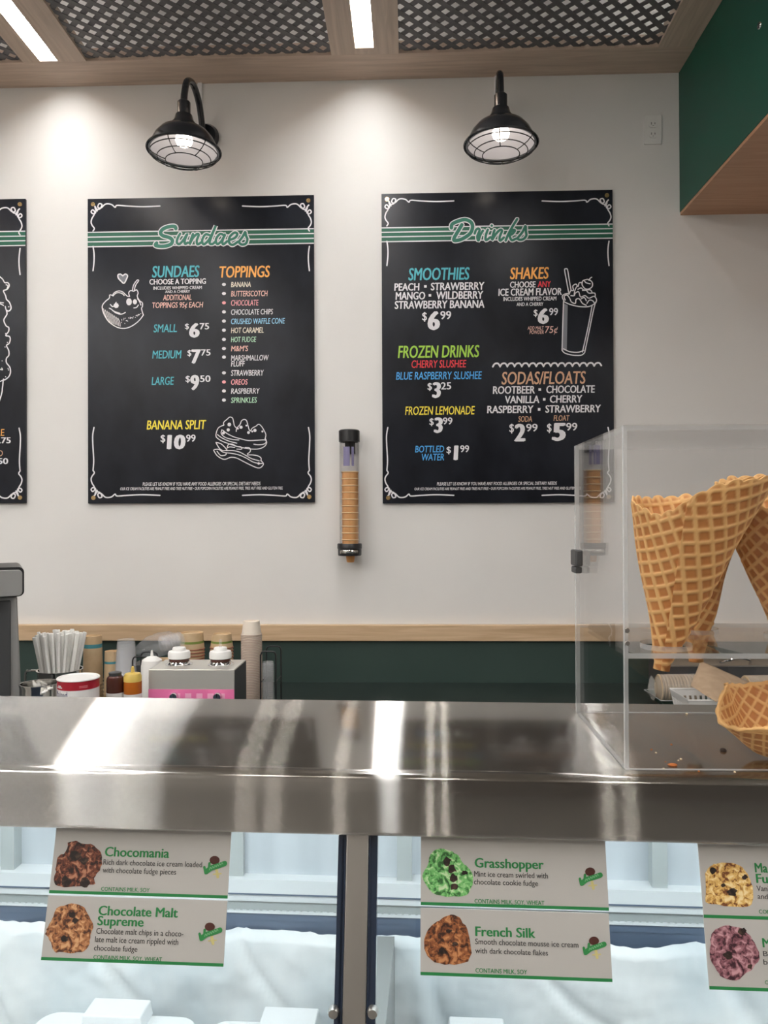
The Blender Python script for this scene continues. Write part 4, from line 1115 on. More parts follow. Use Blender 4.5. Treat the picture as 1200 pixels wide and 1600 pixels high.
s6 = scl(6.667, (1080, 1310), [(350, 910), (460, 920), (560, 960), (640, 1050), (690, 1150), (710, 1250), (640, 1350), (560, 1410), (470, 1480), (330, 1450), (270, 1380), (190, 1250), (200, 1100), (210, 1000), (280, 930)])
card((88.5, 1291), (355.5, 1404), 'Chocomania flavor card with dark chocolate scoop, top of the left pair', 'p_darkchoc', s1, [(-4, -14, 10, 'p_fleck'), (8, -6, 7, 'p_fleck'), (-20, 26, 10, 'p_fleck'), (10, 28, 9, 'p_fleck')],
     [('Chocomania', 164, 265, 1324.5, 1339, 't'), ('Rich dark chocolate ice cream loaded', 161.5, 316, 1344.5, 1353, 'b'), ('with chocolate fudge pieces', 160.5, 275.5, 1356.5, 1365, 'b'), ('CONTAINS MILK, SOY', 158, 234, 1386.7, 1392.8, 'c')], (335.5, 1352))
card((75.5, 1399), (349, 1510.5), 'Chocolate Malt Supreme flavor card, bottom of the left pair', 'p_malt', s2, [(4, -24, 6, 'p_fleck'), (8, -14, 5, 'p_fleck'), (-8, 14, 6, 'p_fleck')],
     [('Chocolate Malt', 154, 278.5, 1417, 1431.5, 't'), ('Supreme', 152.5, 225, 1432.3, 1446.5, 't'), ('Chocolate malt chips in a choco-', 150.5, 287, 1452, 1461, 'b'), ('late malt ice cream rippled with', 148.5, 279, 1465, 1474, 'b'), ('chocolate fudge', 147, 215, 1477.5, 1486, 'b'), ('CONTAINS MILK, SOY, WHEAT', 146, 253.5, 1494, 1500.3, 'c')], (328, 1456))
card((657.5, 1305), (951.5, 1423), 'Grasshopper flavor card with green mint scoop, top of the middle pair', 'p_mint', s3, [(-4, -18, 8, 'p_fleck'), (4, -6, 8, 'p_fleck'), (7, 8, 8, 'p_fleck'), (8, 22, 7, 'p_fleck'), (24, 0, 5, 'p_fleck')],
     [('Grasshopper', 741.5, 849.5, 1342, 1356.5, 't'), ('Mint ice cream swirled with', 741, 856, 1362.5, 1371, 'b'), ('chocolate cookie fudge', 740.5, 840.5, 1374.7, 1383, 'b'), ('CONTAINS MILK, SOY, WHEAT', 741.5, 850.5, 1406, 1412.6, 'c')], (922, 1370))
card((657.0, 1418.5), (957, 1534.5), 'French Silk flavor card with brown chocolate scoop, bottom of the middle pair', 'p_silk', s4, [(-10, 20, 7, 'p_fleck'), (0, -12, 5, 'p_fleck'), (10, 8, 5, 'p_fleck')],
     [('French Silk', 742.5, 836.5, 1449, 1463.7, 't'), ('Smooth chocolate mousse ice cream', 742.5, 903.5, 1469, 1477.8, 'b'), ('with dark chocolate flakes', 742.5, 856, 1482.7, 1491, 'b'), ('CONTAINS MILK, SOY', 743, 823.5, 1514, 1520.8, 'c')], (928, 1478))
card((1090, 1318), (1205, 1437.3), 'flavor card with yellow vanilla fudge scoop, top of the right pair', 'p_vanilla', s5, [(6, 12, 9, 'p_fleck'), (-24, -22, 6, 'p_fleck'), (26, -12, 5, 'p_fleck'), (-8, 0, 4, 'p_fleck')],
     [('Ma', 1179, 1199, 1348.5, 1363, 't'), ('Fu', 1181, 1199.5, 1365.5, 1379.5, 't'), ('Vani', 1181.8, 1201, 1384, 1392.2, 'b'), ('and', 1183.5, 1199.5, 1396.5, 1404.5, 'b'), ('CON', 1185.5, 1204, 1421.5, 1427.5, 'c')], None, 0.210)
card((1099, 1431.5), (1205, 1549.5), 'flavor card with purple berry scoop, bottom of the right pair', 'p_berry', s6, [(14, -30, 7, 'p_fleck'), (-8, 6, 8, 'p_fleck'), (26, 24, 5, 'p_fleck')],
     [('M', 1191, 1204, 1466, 1480, 't'), ('Bl', 1192, 1202, 1486, 1494, 'b'), ('bl', 1192.5, 1202, 1499, 1507, 'b'), ('CO', 1195, 1206, 1532, 1538, 'c')], None, 0.212)

# ================================================================== CONE DISPLAY BOX
bx0 = PZ(985, 1208, ZT); bk = PZ(896, 1113, ZT)
BXL = (bx0.x + bk.x) / 2
BYF, BYK = bx0.y + 0.008, bk.y
BXR = BXL + 0.44
ZB0 = ZT + 0.001
ZB1 = P(988, 664, BYF).z
ZSH = P(985, 1022, BYF).z       # top of the cone shelf
box = thing('cone_display_box', 'clear acrylic display box standing on the steel shelf and holding waffle cones', 'display box', (BXL, BYF, ZB0))
Wd, Dp, Ht = BXR - BXL, BYK - BYF, ZB1 - ZB0
th = 0.0055
def sheet(name, x0, x1, y0, y1, z0, z1, parent=box):
    b = MB(); b.box(x0, x1, y0, y1, z0, z1)
    ext = sorted([(x1 - x0, 'x'), (y1 - y0, 'y'), (z1 - z0, 'z')])[0][1]
    big = {'x': (3, 5), 'y': (2, 4), 'z': (0, 1)}[ext]
    b.mi = [0 if i in big else 1 for i in range(6)]
    return b.build(name, ['acrylic', 'acrylicedge'], parent, smooth=False)
sheet('front_pane', 0, Wd, 0, th, 0, Ht)
sheet('back_pane', 0, Wd, Dp - th, Dp, 0, Ht)
sheet('left_pane', 0, th, th, Dp - th, 0, Ht)
sheet('right_pane', Wd - th, Wd, th, Dp - th, 0, Ht)
sheet('top_pane', th, Wd - th, th, Dp - th, Ht - th, Ht)
# cone shelf with round holes
cones = [  # rim centre px, tip px, depth, length, seed, rim radius, name
    ((1081, 768), (1032, 1054), BYF + 0.077, 'front left'),
    ((1212, 772), (1240, 1056), BYF + 0.150, 'right'),
    ((1078, 800), (1088, 1040), BYF + 0.205, 'rear'),
]
zs = ZSH - ZB0
holes = []
for rc, tp, dep, nm in cones:
    a, c = P(*rc, dep), P(*tp, dep)
    t_ = (ZSH - c.z) / (a.z - c.z)
    q = c + (a - c) * t_
    holes.append((q.x - BXL, dep - BYF, 0.030))
b = MB()
# shelf plate built as a grid with round holes
def shelf_mesh():
    N_ = 32
    # cut the shelf into vertical bands, one hole in each band, holes sorted along x
    hs = sorted(holes)
    edges = [th] + [(hs[i][0] + hs[i + 1][0]) / 2 for i in range(len(hs) - 1)] + [Wd - th]
    mb = MB()
    for (hx, hy, hr), x0, x1 in zip(hs, edges[:-1], edges[1:]):
        hr = min(hr, hx - x0 - 0.002, x1 - hx - 0.002)
        hr = max(hr, 0.012)
        y0, y1 = th, Dp - th
        ring = []; outer = []
        for i in range(N_):
            a = 2 * PI * i / N_ + PI / N_
            dx, dy = math.cos(a), math.sin(a)
            ring.append((hx + hr * dx, hy + hr * dy))
            t_ = min(((x1 - hx) / dx) if dx > 0 else ((x0 - hx) / dx), ((y1 - hy) / dy) if dy > 0 else ((y0 - hy) / dy))
            outer.append((hx + dx * t_, hy + dy * t_))
        for z0, mi in ((zs - 0.006, 0), (zs, 0)):
            vs = [(x, y, z0) for x, y in ring] + [(x, y, z0) for x, y in outer]
            mb.add(vs, [(i, (i + 1) % N_, N_ + (i + 1) % N_, N_ + i) for i in range(N_)], mi)
        vs = [(x, y, zs - 0.006) for x, y in ring] + [(x, y, zs) for x, y in ring]
        mb.add(vs, [(i, (i + 1) % N_, N_ + (i + 1) % N_, N_ + i) for i in range(N_)], 1)
    for x0, x1, y0, y1 in ((th, Wd - th, th, th + 0.0005), (th, Wd - th, Dp - th - 0.0005, Dp - th)):
        mb.add([(x0, y0, zs - 0.006), (x1, y0, zs - 0.006), (x1, y0, zs), (x0, y0, zs)], [(0, 1, 2, 3)], 1)
    return mb
shelf_mesh().build('cone_shelf', ['acrylic', 'acrylicedge'], box, smooth=False)
for v in (985, 1005):     # small steel fixings in the front left corner post
    b = MB(); b.lathe([(0, 0.002), (0.0025, 0.002), (0.003, 0)], seg=10)
    s_ = b.build('corner_screw', 'satin', box); s_.location = (0.0028, -0.0002, P(985, v, BYF).z - ZB0); s_.rotation_euler = (PI / 2, 0, 0)
b = MB(); b.box(-0.010, -0.0002, 0.20, 0.235, P(905, 866, BYK).z - ZB0 - 0.014, P(905, 866, BYK).z - ZB0 + 0.008)
b.box(-0.0102, -0.0002, 0.205, 0.23, P(905, 866, BYK).z - ZB0 - 0.024, P(905, 866, BYK).z - ZB0 - 0.015)
b.build('door_latch', 'darkgrey', box, bevel=0.002)

def waffle_cone(name, tip, rim, R0, lean_phase, notch, seed, label, group=None):
    """rolled waffle: the wafer is a disc rolled into a cone, so its grid stays straight on the unrolled wafer"""
    rnd = random.Random(seed)
    ax = rim - tip; Ln = ax.length
    al = math.atan(R0 / Ln); sa = math.sin(al); ca = math.cos(al)
    Smax = Ln / ca
    turns = 1.25
    U0 = R(248)
    NU, NV = 300, 170
    s0 = 0.006
    spikes = [rnd.uniform(0.15, 1.0) for _ in range(60)]
    def smax(u):
        k = 1.0 + 0.10 * math.cos(u - lean_phase) + 0.012 * math.sin(2 * u + seed) - notch * math.exp(-(((u - R(222) + PI) % (2 * PI) - PI) / 0.62) ** 2)
        p = u / (2 * PI) * 26
        i = int(p); fr = p - i
        spk = spikes[i % 60] * max(0, 1 - (abs(fr - 0.5) * 2.3) ** 2)
        return Smax * k + 0.0055 * spk ** 0.7
    pit = 0.0148; rot = 0.6 + seed
    def ridge(s, u):
        th_ = u * sa
        x, y = s * math.cos(th_), s * math.sin(th_)
        x, y = x * math.cos(rot) - y * math.sin(rot), x * math.sin(rot) + y * math.cos(rot)
        dx = abs(((x / pit) % 1) - 0.5) * 2; dy = abs(((y / pit) % 1) - 0.5) * 2
        f_ = lambda d: max(0.0, min(1.0, (d - 0.54) / 0.32))
        g = max(f_(dx), f_(dy))
        return g * g * (3 - 2 * g)
    vs = []; at_ = []; fs = []
    for side in (0, 1):
        for i in range(NU + 1):
            u = U0 + 2 * PI * turns * i / NU
            sm = smax(u)
            for j in range(NV + 1):
                v = j / NV
                s = s0 + (sm - s0) * v
                rg = ridge(s, u)
                edge = min(1.0, (sm - s) / 0.006)
                spiral = 0.0045 * turns * (1 - i / NU)
                wob = 0.0035 * math.sin(u * 2 + seed) * v + 0.0014 * math.sin(v * 9 + u * 3)
                r = s * sa + spiral + wob
                if side == 0: r += 0.0017 * rg * edge
                else: r -= 0.0030 + 0.0013 * rg * edge - 0.0015 * (1 - edge)
                r = max(r, 0.0095 if side == 0 else 0.004)
                vs.append((r * math.cos(u), r * math.sin(u), s * ca))
                at_.append(rg if edge > 0.9 else max(rg, 1 - edge))
    per = (NU + 1) * (NV + 1)
    idx = lambda sd, i, j: sd * per + i * (NV + 1) + j
    for i in range(NU):
        for j in range(NV):
            fs.append((idx(0, i, j), idx(0, i + 1, j), idx(0, i + 1, j + 1), idx(0, i, j + 1)))
            fs.append((idx(1, i, j), idx(1, i, j + 1), idx(1, i + 1, j + 1), idx(1, i + 1, j)))
        fs.append((idx(0, i, NV), idx(0, i + 1, NV), idx(1, i + 1, NV), idx(1, i, NV)))
        fs.append((idx(0, i, 0), idx(1, i, 0), idx(1, i + 1, 0), idx(0, i + 1, 0)))
    for i, fl in ((0, 0), (NU, 1)):
        for j in range(NV): fs.append((idx(0, i, j), idx(0, i, j + 1), idx(1, i, j + 1), idx(1, i, j)))
    b = MB(); b.add(vs, fs); b.attr = at_
    o = b.build(name, 'waffle', angle=180, recalc=False)
    zx = ax.normalized(); yx = zx.cross(Vector((1, 0, 0))).normalized(); xx = yx.cross(zx)
    o.matrix_world = Matrix.Translation(tip) @ Matrix((xx, yx, zx)).transposed().to_4x4()
    tag(o, label, 'waffle cone', group)
    return o
labs = ['large waffle cone leaning left, at the front left corner of the acrylic box', 'large waffle cone cut off by the right edge of the photo', 'waffle cone mostly hidden behind the front left cone']
rad = [0.0695, 0.070, 0.062]
phs = [(R(-15), 0.10), (R(100), 0.0), (R(150), 0.0)]
for i, (rc, tp, dep, nm) in enumerate(cones):
    waffle_cone('waffle_cone', P(*tp, dep), P(*rc, dep), rad[i], phs[i][0], phs[i][1], 3 + i * 2, labs[i], 'waffle cones in the acrylic box')

# waffle bowl on the steel shelf
def waffle_bowl(c, label):
    NU, NV = 220, 90
    rnd = random.Random(8)
    vs = []; at_ = []; fs = []
    prof = catmull([(0.0, 0.0, 0), (0.022, 0.0, 0), (0.034, 0.008, 0), (0.048, 0.022, 0), (0.062, 0.038, 0), (0.073, 0.051, 0)], 16)
    Ls = [0]
    for a, b_ in zip(prof[:-1], prof[1:]): Ls.append(Ls[-1] + (b_ - a).length)
    def pr(t_):
        d = t_ * Ls[-1]
        for k_ in range(len(Ls) - 1):
            if Ls[k_ + 1] >= d:
                q = (d - Ls[k_]) / max(1e-9, Ls[k_ + 1] - Ls[k_]); return prof[k_].lerp(prof[k_ + 1], q)
        return prof[-1]
    P_ = [pr(j / NV) for j in range(NV + 1)]
    for side in (0, 1):
        for i in range(NU):
            u = 2 * PI * i / NU
            fl = 1 + 0.11 * math.sin(4 * u + 0.4)
            jag = 0.003 * noise.noise(Vector((u * 9, 2, 2)))
            for j in range(NV + 1):
                v = j / NV; p = P_[j]; d = v * Ls[-1]
                x, y = d * math.cos(u), d * math.sin(u)
                x, y = x * 0.8 - y * 0.6, x * 0.6 + y * 0.8
                dx = abs(((x / 0.0145) % 1) - 0.5) * 2; dy = abs(((y / 0.0145) % 1) - 0.5) * 2
                g = max(0, min(1, (max(dx, dy) - 0.6) / 0.3)); g = g * g * (3 - 2 * g)
                k_ = 1 + (fl - 1) * v * v
                r = p.x * k_ + (0.0012 * g if side == 0 else -0.0012 * g) * v
                z = p.y + (0.0026 + 0.0012 * g if side == 1 else 0) + jag * v ** 4 + 0.006 * v * v * math.cos(u - 2.4) - 0.010 * v * v * math.sin(4 * u + 0.4)
                if side == 1: r -= 0.0022 * v
                vs.append((r * math.cos(u), r * math.sin(u), z)); at_.append(g if v < 0.95 else 1)
    per = NU * (NV + 1)
    idx = lambda sd, i, j: sd * per + (i % NU) * (NV + 1) + j
    for i in range(NU):
        for j in range(NV):
            fs.append((idx(0, i, j), idx(0, i, j + 1), idx(0, i + 1, j + 1), idx(0, i + 1, j)))
            fs.append((idx(1, i, j), idx(1, i + 1, j), idx(1, i + 1, j + 1), idx(1, i, j + 1)))
        fs.append((idx(0, i, NV), idx(1, i, NV), idx(1, i + 1, NV), idx(0, i + 1, NV)))
    b = MB(); b.add(vs, fs); b.attr = at_
    o = b.build('waffle_bowl', 'waffle', angle=180, recalc=False); o.rotation_euler = (R(17), R(4), 0); o.scale = (0.92, 0.92, 0.92)
    rm = o.rotation_euler.to_matrix()
    o.location = c - Vector((0, 0, min((rm @ (v.co * 0.92)).z for v in o.data.vertices)))
    tag(o, label, 'waffle bowl')
    return o
bc = PZ(1203, 1180, ZT + 0.0012)
ob = waffle_bowl(bc + Vector((0, 0, 0.0)), 'fluted waffle bowl on the steel shelf inside the acrylic box')
# crumbs
def crumb(u, v, r, m_, label, seed, st=1.0):
    p = PZ(u, v, ZT + r * 0.4)
    b = MB()
    rnd = random.Random(seed)
    n_ = 6
    b.lathe([(0, -r * 0.5), (r * 0.8, -r * 0.4), (r, 0), (r * 0.6, r * 0.5), (0, r * 0.6)], seg=7)
    b.v = [(x * rnd.uniform(0.7, 1.3) * st, y * rnd.uniform(0.7, 1.3), z) for x, y, z in b.v]
    o = b.build('waffle_crumb', m_, angle=20); o.location = p; o.rotation_euler = (0, 0, rnd.uniform(0, 3))
    tag(o, label, 'crumb', 'crumbs on the steel shelf')
crumb(1130, 1172, 0.0038, 'darkcrumb', 'dark brown crumb on the steel left of the waffle bowl', 1)
crumb(1051, 1195, 0.0030, 'crumb', 'orange crumb on the steel near the front of the acrylic box', 2, 1.6)
for i, (u, v, s_) in enumerate([(1049, 1163, .0013), (1064, 1186, .0015), (1037, 1201, .0014), (1018, 1171, .0012), (1060, 1188, .001), (1073, 1115, .0016), (1092, 1205, .0011), (1148, 1206, .0013), (1025, 1176, .0012), (1040, 1190, .0009)]):
    crumb(u, v, s_, 'palecrumb' if i % 3 else 'crumb', 'tiny pale crumb scattered on the steel floor of the acrylic box', 10 + i)

# ================================================================== BACK COUNTER AND WHAT STANDS ON IT
CTZ = 0.90
b = MB(); b.box(-2.4, 2.3, 1.95, WY - 0.013, CTZ - 0.03, CTZ, 0); b.box(-2.38, 2.28, 1.98, WY - 0.013, 0.1, CTZ - 0.03, 1); b.box(-2.38, 2.28, 2.05, WY - 0.02, 0, 0.1, 1)
o = b.build('service_counter', ['countertop', 'darkgrey'], smooth=False)
tag(o, 'dark topped back counter along the green wainscot', 'counter')

# drink machine, far left
Ym = 2.30
xr = P(38, 920, Ym).x
t = thing('drink_machine', 'grey drink dispenser with rounded black-edged head at the far left', 'machine', (xr - 0.155 * math.cos(R(29)), Ym - 0.155 * math.sin(R(29)), CTZ), R(29))
hz1, hz0 = P(38, 883, Ym).z - CTZ, P(38, 932, Ym).z - CTZ
def rrect(x0, x1, z0, z1, r, n=6):
    out = []
    for cx, cz, a0 in ((x1 - r, z1 - r, 0), (x0 + r, z1 - r, PI / 2), (x0 + r, z0 + r, PI), (x1 - r, z0 + r, 1.5 * PI)):
        for i in range(n + 1): a = a0 + PI / 2 * i / n; out.append((cx + r * math.cos(a), cz + r * math.sin(a)))
    return out
b = MB(); b.prism(rrect(-0.16, 0.155, hz0, hz1 - 0.006, 0.016), 0.012, 0.28); b.build('head', 'blackplastic', t)
b = MB(); b.prism(rrect(-0.156, 0.150, hz0 + 0.002, hz1 - 0.014, 0.013), 0, 0.0118); b.build('head_front', 'greymetal', t, bevel=0.002)
xb = P(34, 1065, Ym).x - (xr - 0.16); xt = P(26, 935, Ym).x - (xr - 0.16)
b = MB(); b.add([(-0.14, 0.03, 0.045), (xb - 0.002, 0.03, 0.045), (xt, 0.03, hz0), (-0.14, 0.03, hz0), (-0.14, 0.24, 0.045), (xb - 0.002, 0.24, 0.045), (xt, 0.24, hz0), (-0.14, 0.24, hz0)],
                [(0, 1, 2, 3), (7, 6, 5, 4), (0, 4, 5, 1), (1, 5, 6, 2), (2, 6, 7, 3), (3, 7, 4, 0)]); b.build('column', 'greymetal', t, bevel=0.006)
xp = P(17, 1000, Ym).x - (xr - 0.16)
b = MB(); b.box(-0.10, xp, 0.022, 0.0298, 0.055, hz0 - 0.012); b.build('front_recess', 'darkgrey', t, bevel=0.004)
b = MB(); b.prism(rrect(-0.10, xp - 0.03, hz0 - 0.03, hz0 + 0.002, 0.004), 0.004, 0.018); b.build('spout', 'blackplastic', t)
b = MB(); b.box(-0.15, xb + 0.004, -0.06, 0.25, 0.0, 0.045); dt = b.build('drip_tray', 'darkgrey', t, bevel=0.006)
b = MB()
for i in range(10): b.box(-0.14 + i * 0.028, -0.128 + i * 0.028, -0.05, 0.018, 0.0452, 0.049)
b.build('drip_grate', 'satin', dt, smooth=False)

# straws in a steel holder
Yh = 2.5
hc = P(94, 1044, Yh)
hr = 34 / 1200 * Yh
t = thing('straw_holder', 'steel cup with wire handle holding wrapped straws', 'holder', (hc.x, Yh, CTZ))
hz = hc.z - CTZ - 0.003
b = MB(); b.lathe([(0, 0.003), (hr * 0.8, 0.003), (hr * 0.8, 0), (hr * 0.82, 0), (hr, hz - 0.006), (hr + 0.003, hz), (hr - 0.003, hz), (hr * 0.8, 0.006), (0, 0.006)], seg=40); b.build('cup', 'polished', t)
q = [(-hr - 0.001, -0.01, hz - 0.004), (-hr - 0.02, -0.02, hz - 0.002), (-hr - 0.034, -0.02, hz - 0.008), (-hr - 0.036, -0.02, hz - 0.05), (-hr - 0.03, -0.02, hz - 0.1), (-hr * 0.9, -0.01, hz - 0.12)]
b = MB(); b.tube(catmull(q, 5), 0.004, 8); b.build('handle', 'chrome', t)
rnd = random.Random(2)
b = MB(); b.box(-0.0068, 0.0068, -0.0042, 0.0042, 0, 0.262)
s0_ = b.build('wrapped_straw', 'paperwhite', bevel=0.0025)
tag(s0_, 'white paper wrapped straw fanned out in the steel cup', 'straw', 'wrapped straws in the steel cup')
ns = 34
for i in range(ns):
    s_ = s0_ if i == 0 else s0_.copy()
    if i: C.objects.link(s_)
    a = i * 2.39996; rr_ = math.sqrt((i + 0.5) / ns)
    bx_, by_ = 0.40 * hr * rr_ * math.cos(a), 0.40 * hr * rr_ * math.sin(a)
    tx, ty = 1.16 * hr * rr_ * math.cos(a), 0.8 * hr * rr_ * math.sin(a)
    d = Vector((tx - bx_, ty - by_, 0.235)).normalized()
    ztop = 0.215 + 0.02 * (1 - rr_) + rnd.uniform(-0.012, 0.012)
    s_.location = (hc.x + bx_, Yh + by_, CTZ + 0.0075 + (hz + 0.105 - 0.262) * 1.0 * 0 + max(0.0, hc.z - CTZ + 0.082 - 0.262) + rnd.uniform(0, 0.012))
    s_.rotation_euler = (d.to_track_quat('Z', 'Y') @ Matrix.Rotation(rnd.uniform(0, 3), 3, 'Z').to_quaternion()).to_euler()

# stacks of inverted paper cups
def cup_stack(u0, u1, vtop, vrim, Y, n, step, body, band, band_fr, names, label, group, taper=0.84, rimmat=None, bands_wide=0.1):
    xa, xb_ = P(u0, vrim, Y).x, P(u1, vrim, Y).x
    r = (xb_ - xa) / 2; zt = P((u0 + u1) / 2, vtop, Y).z; zb = P((u0 + u1) / 2, vrim, Y).z
    h = zt - zb
    cx = (xa + xb_) / 2
    b = MB()
    rt = r * taper
    f_ = lambda z: r + (rt - r) * z / h
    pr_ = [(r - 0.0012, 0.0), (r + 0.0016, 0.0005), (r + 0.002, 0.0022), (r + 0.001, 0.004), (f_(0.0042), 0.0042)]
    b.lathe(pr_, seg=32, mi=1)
    if band:
        z0, z1 = h * (band_fr - bands_wide / 2), h * (band_fr + bands_wide / 2)
        b.lathe([(f_(0.0042), 0.0042), (f_(z0), z0)], seg=32, mi=0); b.lathe([(f_(z0), z0), (f_(z1), z1)], seg=32, mi=2)
        b.lathe([(f_(z1), z1), (f_(h) , h), (f_(h) - 0.0015, h), (f_(h) - 0.002, h - 0.006), (0, h - 0.006)], seg=32, mi=0)
    else:
        b.lathe([(f_(0.0042), 0.0042), (f_(h), h), (f_(h) - 0.0015, h), (f_(h) - 0.002, h - 0.004), (0, h - 0.004)], seg=32, mi=0)
    first = b.build('paper_cup', [body, rimmat or body, band or body], recalc=False)
    # normals outwards
    tag(first, label, 'cup', group)
    first.location = (cx, Y, zb)
    i = 1
    while i < n and zb - i * step > CTZ + 0.0005:
        c = first.copy(); C.objects.link(c); c.location = (cx, Y, zb - i * step); i += 1
    return cx
cup_stack(130.5, 160, 993, 1063, 2.68, 9, 0.0125, 'kraft', 'teal', 0.78, '', 'tall kraft cup with a blue band, upside down in the stack behind the straws', 'kraft cups with blue band', 0.9, None, 0.085)
cup_stack(163, 188, 1017, 1078, 2.62, 4, 0.0125, 'kraft', 'teal', 0.72, '', 'small kraft cup with a blue band, upside down behind the brown sauce bottle', 'small kraft cups with blue band', 0.88, None, 0.06)
cup_stack(281, 319, 988, 1014, 2.80, 22, 0.0115, 'kraft', 'greenband', 0.45, '', 'kraft cup with green band in the wider stack behind the left pump', 'wider stack of green banded cups', 0.9, 'rimred', 0.14)
cup_stack(329, 364, 990, 1012, 2.80, 22, 0.0115, 'kraft', 'greenband', 0.45, '', 'kraft cup with green band in the narrower stack behind the right pump', 'narrower stack of green banded cups', 0.82, 'rimred', 0.14)
cup_stack(377.5, 408.5, 970, 992, 2.62, 44, 0.0056, 'cream', None, 0, '', 'cream paper cup upside down in the tallest stack beside the topping warmer', 'tallest stack of cream cups', 0.79, 'creamrimshade')

# stack of clear cups
xa = P(197, 1000, 2.6); 
b = MB()
b.lathe([(0.038, 0.0), (0.0395, 0.001), (0.038, 0.003), (0.029, 0.118), (0.0, 0.118)], seg=28)
cc = b.build('clear_plastic_cup', 'clearcup'); zt = P(197, 999, 2.6).z
cc.location = (xa.x, 2.6, zt - 0.118)
tag(cc, 'clear plastic cup upside down in the stack behind the sauce bottles', 'cup', 'stack of clear plastic cups')
for i in range(1, 14):
    c = cc.copy(); C.objects.link(c); c.location = (xa.x, 2.6, zt - 0.118 - i * 0.0105)

# wire racks
def wire_rack(u0, u1, vt, Y, depth, label):
    a, c = P(u0, vt, Y), P(u1, vt, Y)
    t = thing('wire_rack', label, 'rack', (a.x, Y, CTZ))
    w_, h_ = c.x - a.x, a.z - CTZ
    for y in (0, depth):
        b = MB()
        b.tube([(0, y, 0.002), (0, y, h_ - 0.012), (0.004, y, h_ - 0.003), (0.012, y, h_)] + [(w_ - 0.012, y, h_), (w_ - 0.004, y, h_ - 0.003), (w_, y, h_ - 0.012), (w_, y, 0.002)], 0.0026, 8)
        b.build('end_hoop', 'blackplastic', t)
    b = MB()
    for x in (0.001, w_ - 0.001):
        for z in (0.02, h_ * 0.55): b.tube([(x, 0, z), (x, depth, z)], 0.002, 6)
    for i in range(5): b.tube([(0, depth * i / 4, 0.004), (w_, depth * i / 4, 0.004)], 0.002, 6)
    b.build('side_wires', 'blackplastic', t)
    return t, w_, h_
wire_rack(207, 234, 1026, 2.50, 0.08, 'low black wire rack behind the white squeeze jug')
wire_rack(407, 431, 1018, 2.46, 0.10, 'black wire rack holding clear lids right of the cream cups')
# clear lids standing in the right rack
la = P(418, 1038, 2.50)
b = MB(); b.lathe([(0.018, 0), (0.0195, 0.001), (0.0195, 0.004), (0.017, 0.006), (0.0165, 0.010), (0, 0.010)], seg=24)
l0 = b.build('plastic_cover', 'clearcup'); l0.location = (la.x, 2.51, CTZ + 0.006)
tag(l0, 'small clear lid stacked inside the right black wire rack', 'lid', 'clear lids in the right wire rack')
for i in range(1, int((la.z - CTZ) / 0.0065)):
    c = l0.copy(); C.objects.link(c); c.location = (la.x, 2.51, CTZ + 0.006 + 0.0065 * i)
# dome lids lying in a bag behind the pumps
Yd = 2.66
d0 = P(232, 1012, Yd); d1 = P(280, 1000, Yd)
axd = (d1 - d0).normalized()
b = MB(); b.lathe([(0.028, 0), (0.030, 0.001), (0.028, 0.002), (0.026, 0.008), (0.018, 0.015), (0.008, 0.018), (0, 0.019)], seg=28)
l0 = b.build('dome_cover', 'domeclear')
tag(l0, 'clear dome lid in the bagged row behind the pumps', 'lid', 'bagged dome lids')
rot = axd.to_track_quat('Z', 'Y').to_euler()
for i in range(7):
    c = l0 if i == 0 else l0.copy()
    if i: C.objects.link(c)
    c.location = d0 + (d1 - d0) * (0.42 + i * 0.095); c.rotation_euler = rot
b = MB()
NU, NV = 40, 30
vs = []; fs = []
for i in range(NV + 1):
    tt_ = i / NV
    ce = d0.lerp(d1, -0.45 + 1.5 * tt_)
    rad_ = 0.043 * (math.sin(PI * min(1, max(0.02, tt_ * 1.02))) ** 0.45) * (0.75 + 0.35 * tt_)
    for j in range(NU):
        a = 2 * PI * j / NU
        r_ = rad_ * (1 + 0.24 * noise.noise(Vector((tt_ * 6, math.cos(a) * 2.2, math.sin(a) * 2.2))) + 0.10 * noise.noise(Vector((tt_ * 20, math.cos(a) * 7, math.sin(a) * 7))))
        u_ = Vector((0, 1, 0)); v_ = axd.cross(u_)
        vs.append(ce + u_ * (r_ * math.cos(a)) + v_ * (r_ * math.sin(a)))
for i in range(NV):
    for j in range(NU):
        fs.append((i * NU + j, i * NU + (j + 1) % NU, (i + 1) * NU + (j + 1) % NU, (i + 1) * NU + j))
b.add(vs, fs); o = b.build('plastic_bag', 'bag', angle=12)
tag(o, 'crumpled clear plastic bag around the dome lids', 'bag')
# shelf the bagged lids lie on: a carton
ca_ = P(222, 1034, Yd)
b = MB(); b.box(-0.02, 0.135, -0.06, 0.08, 0, d0.z - 0.050 - CTZ); o = b.build('carton', 'darkgrey', bevel=0.002); o.location = (ca_.x, Yd, CTZ)
tag(o, 'dark carton under the bag of dome lids', 'box')

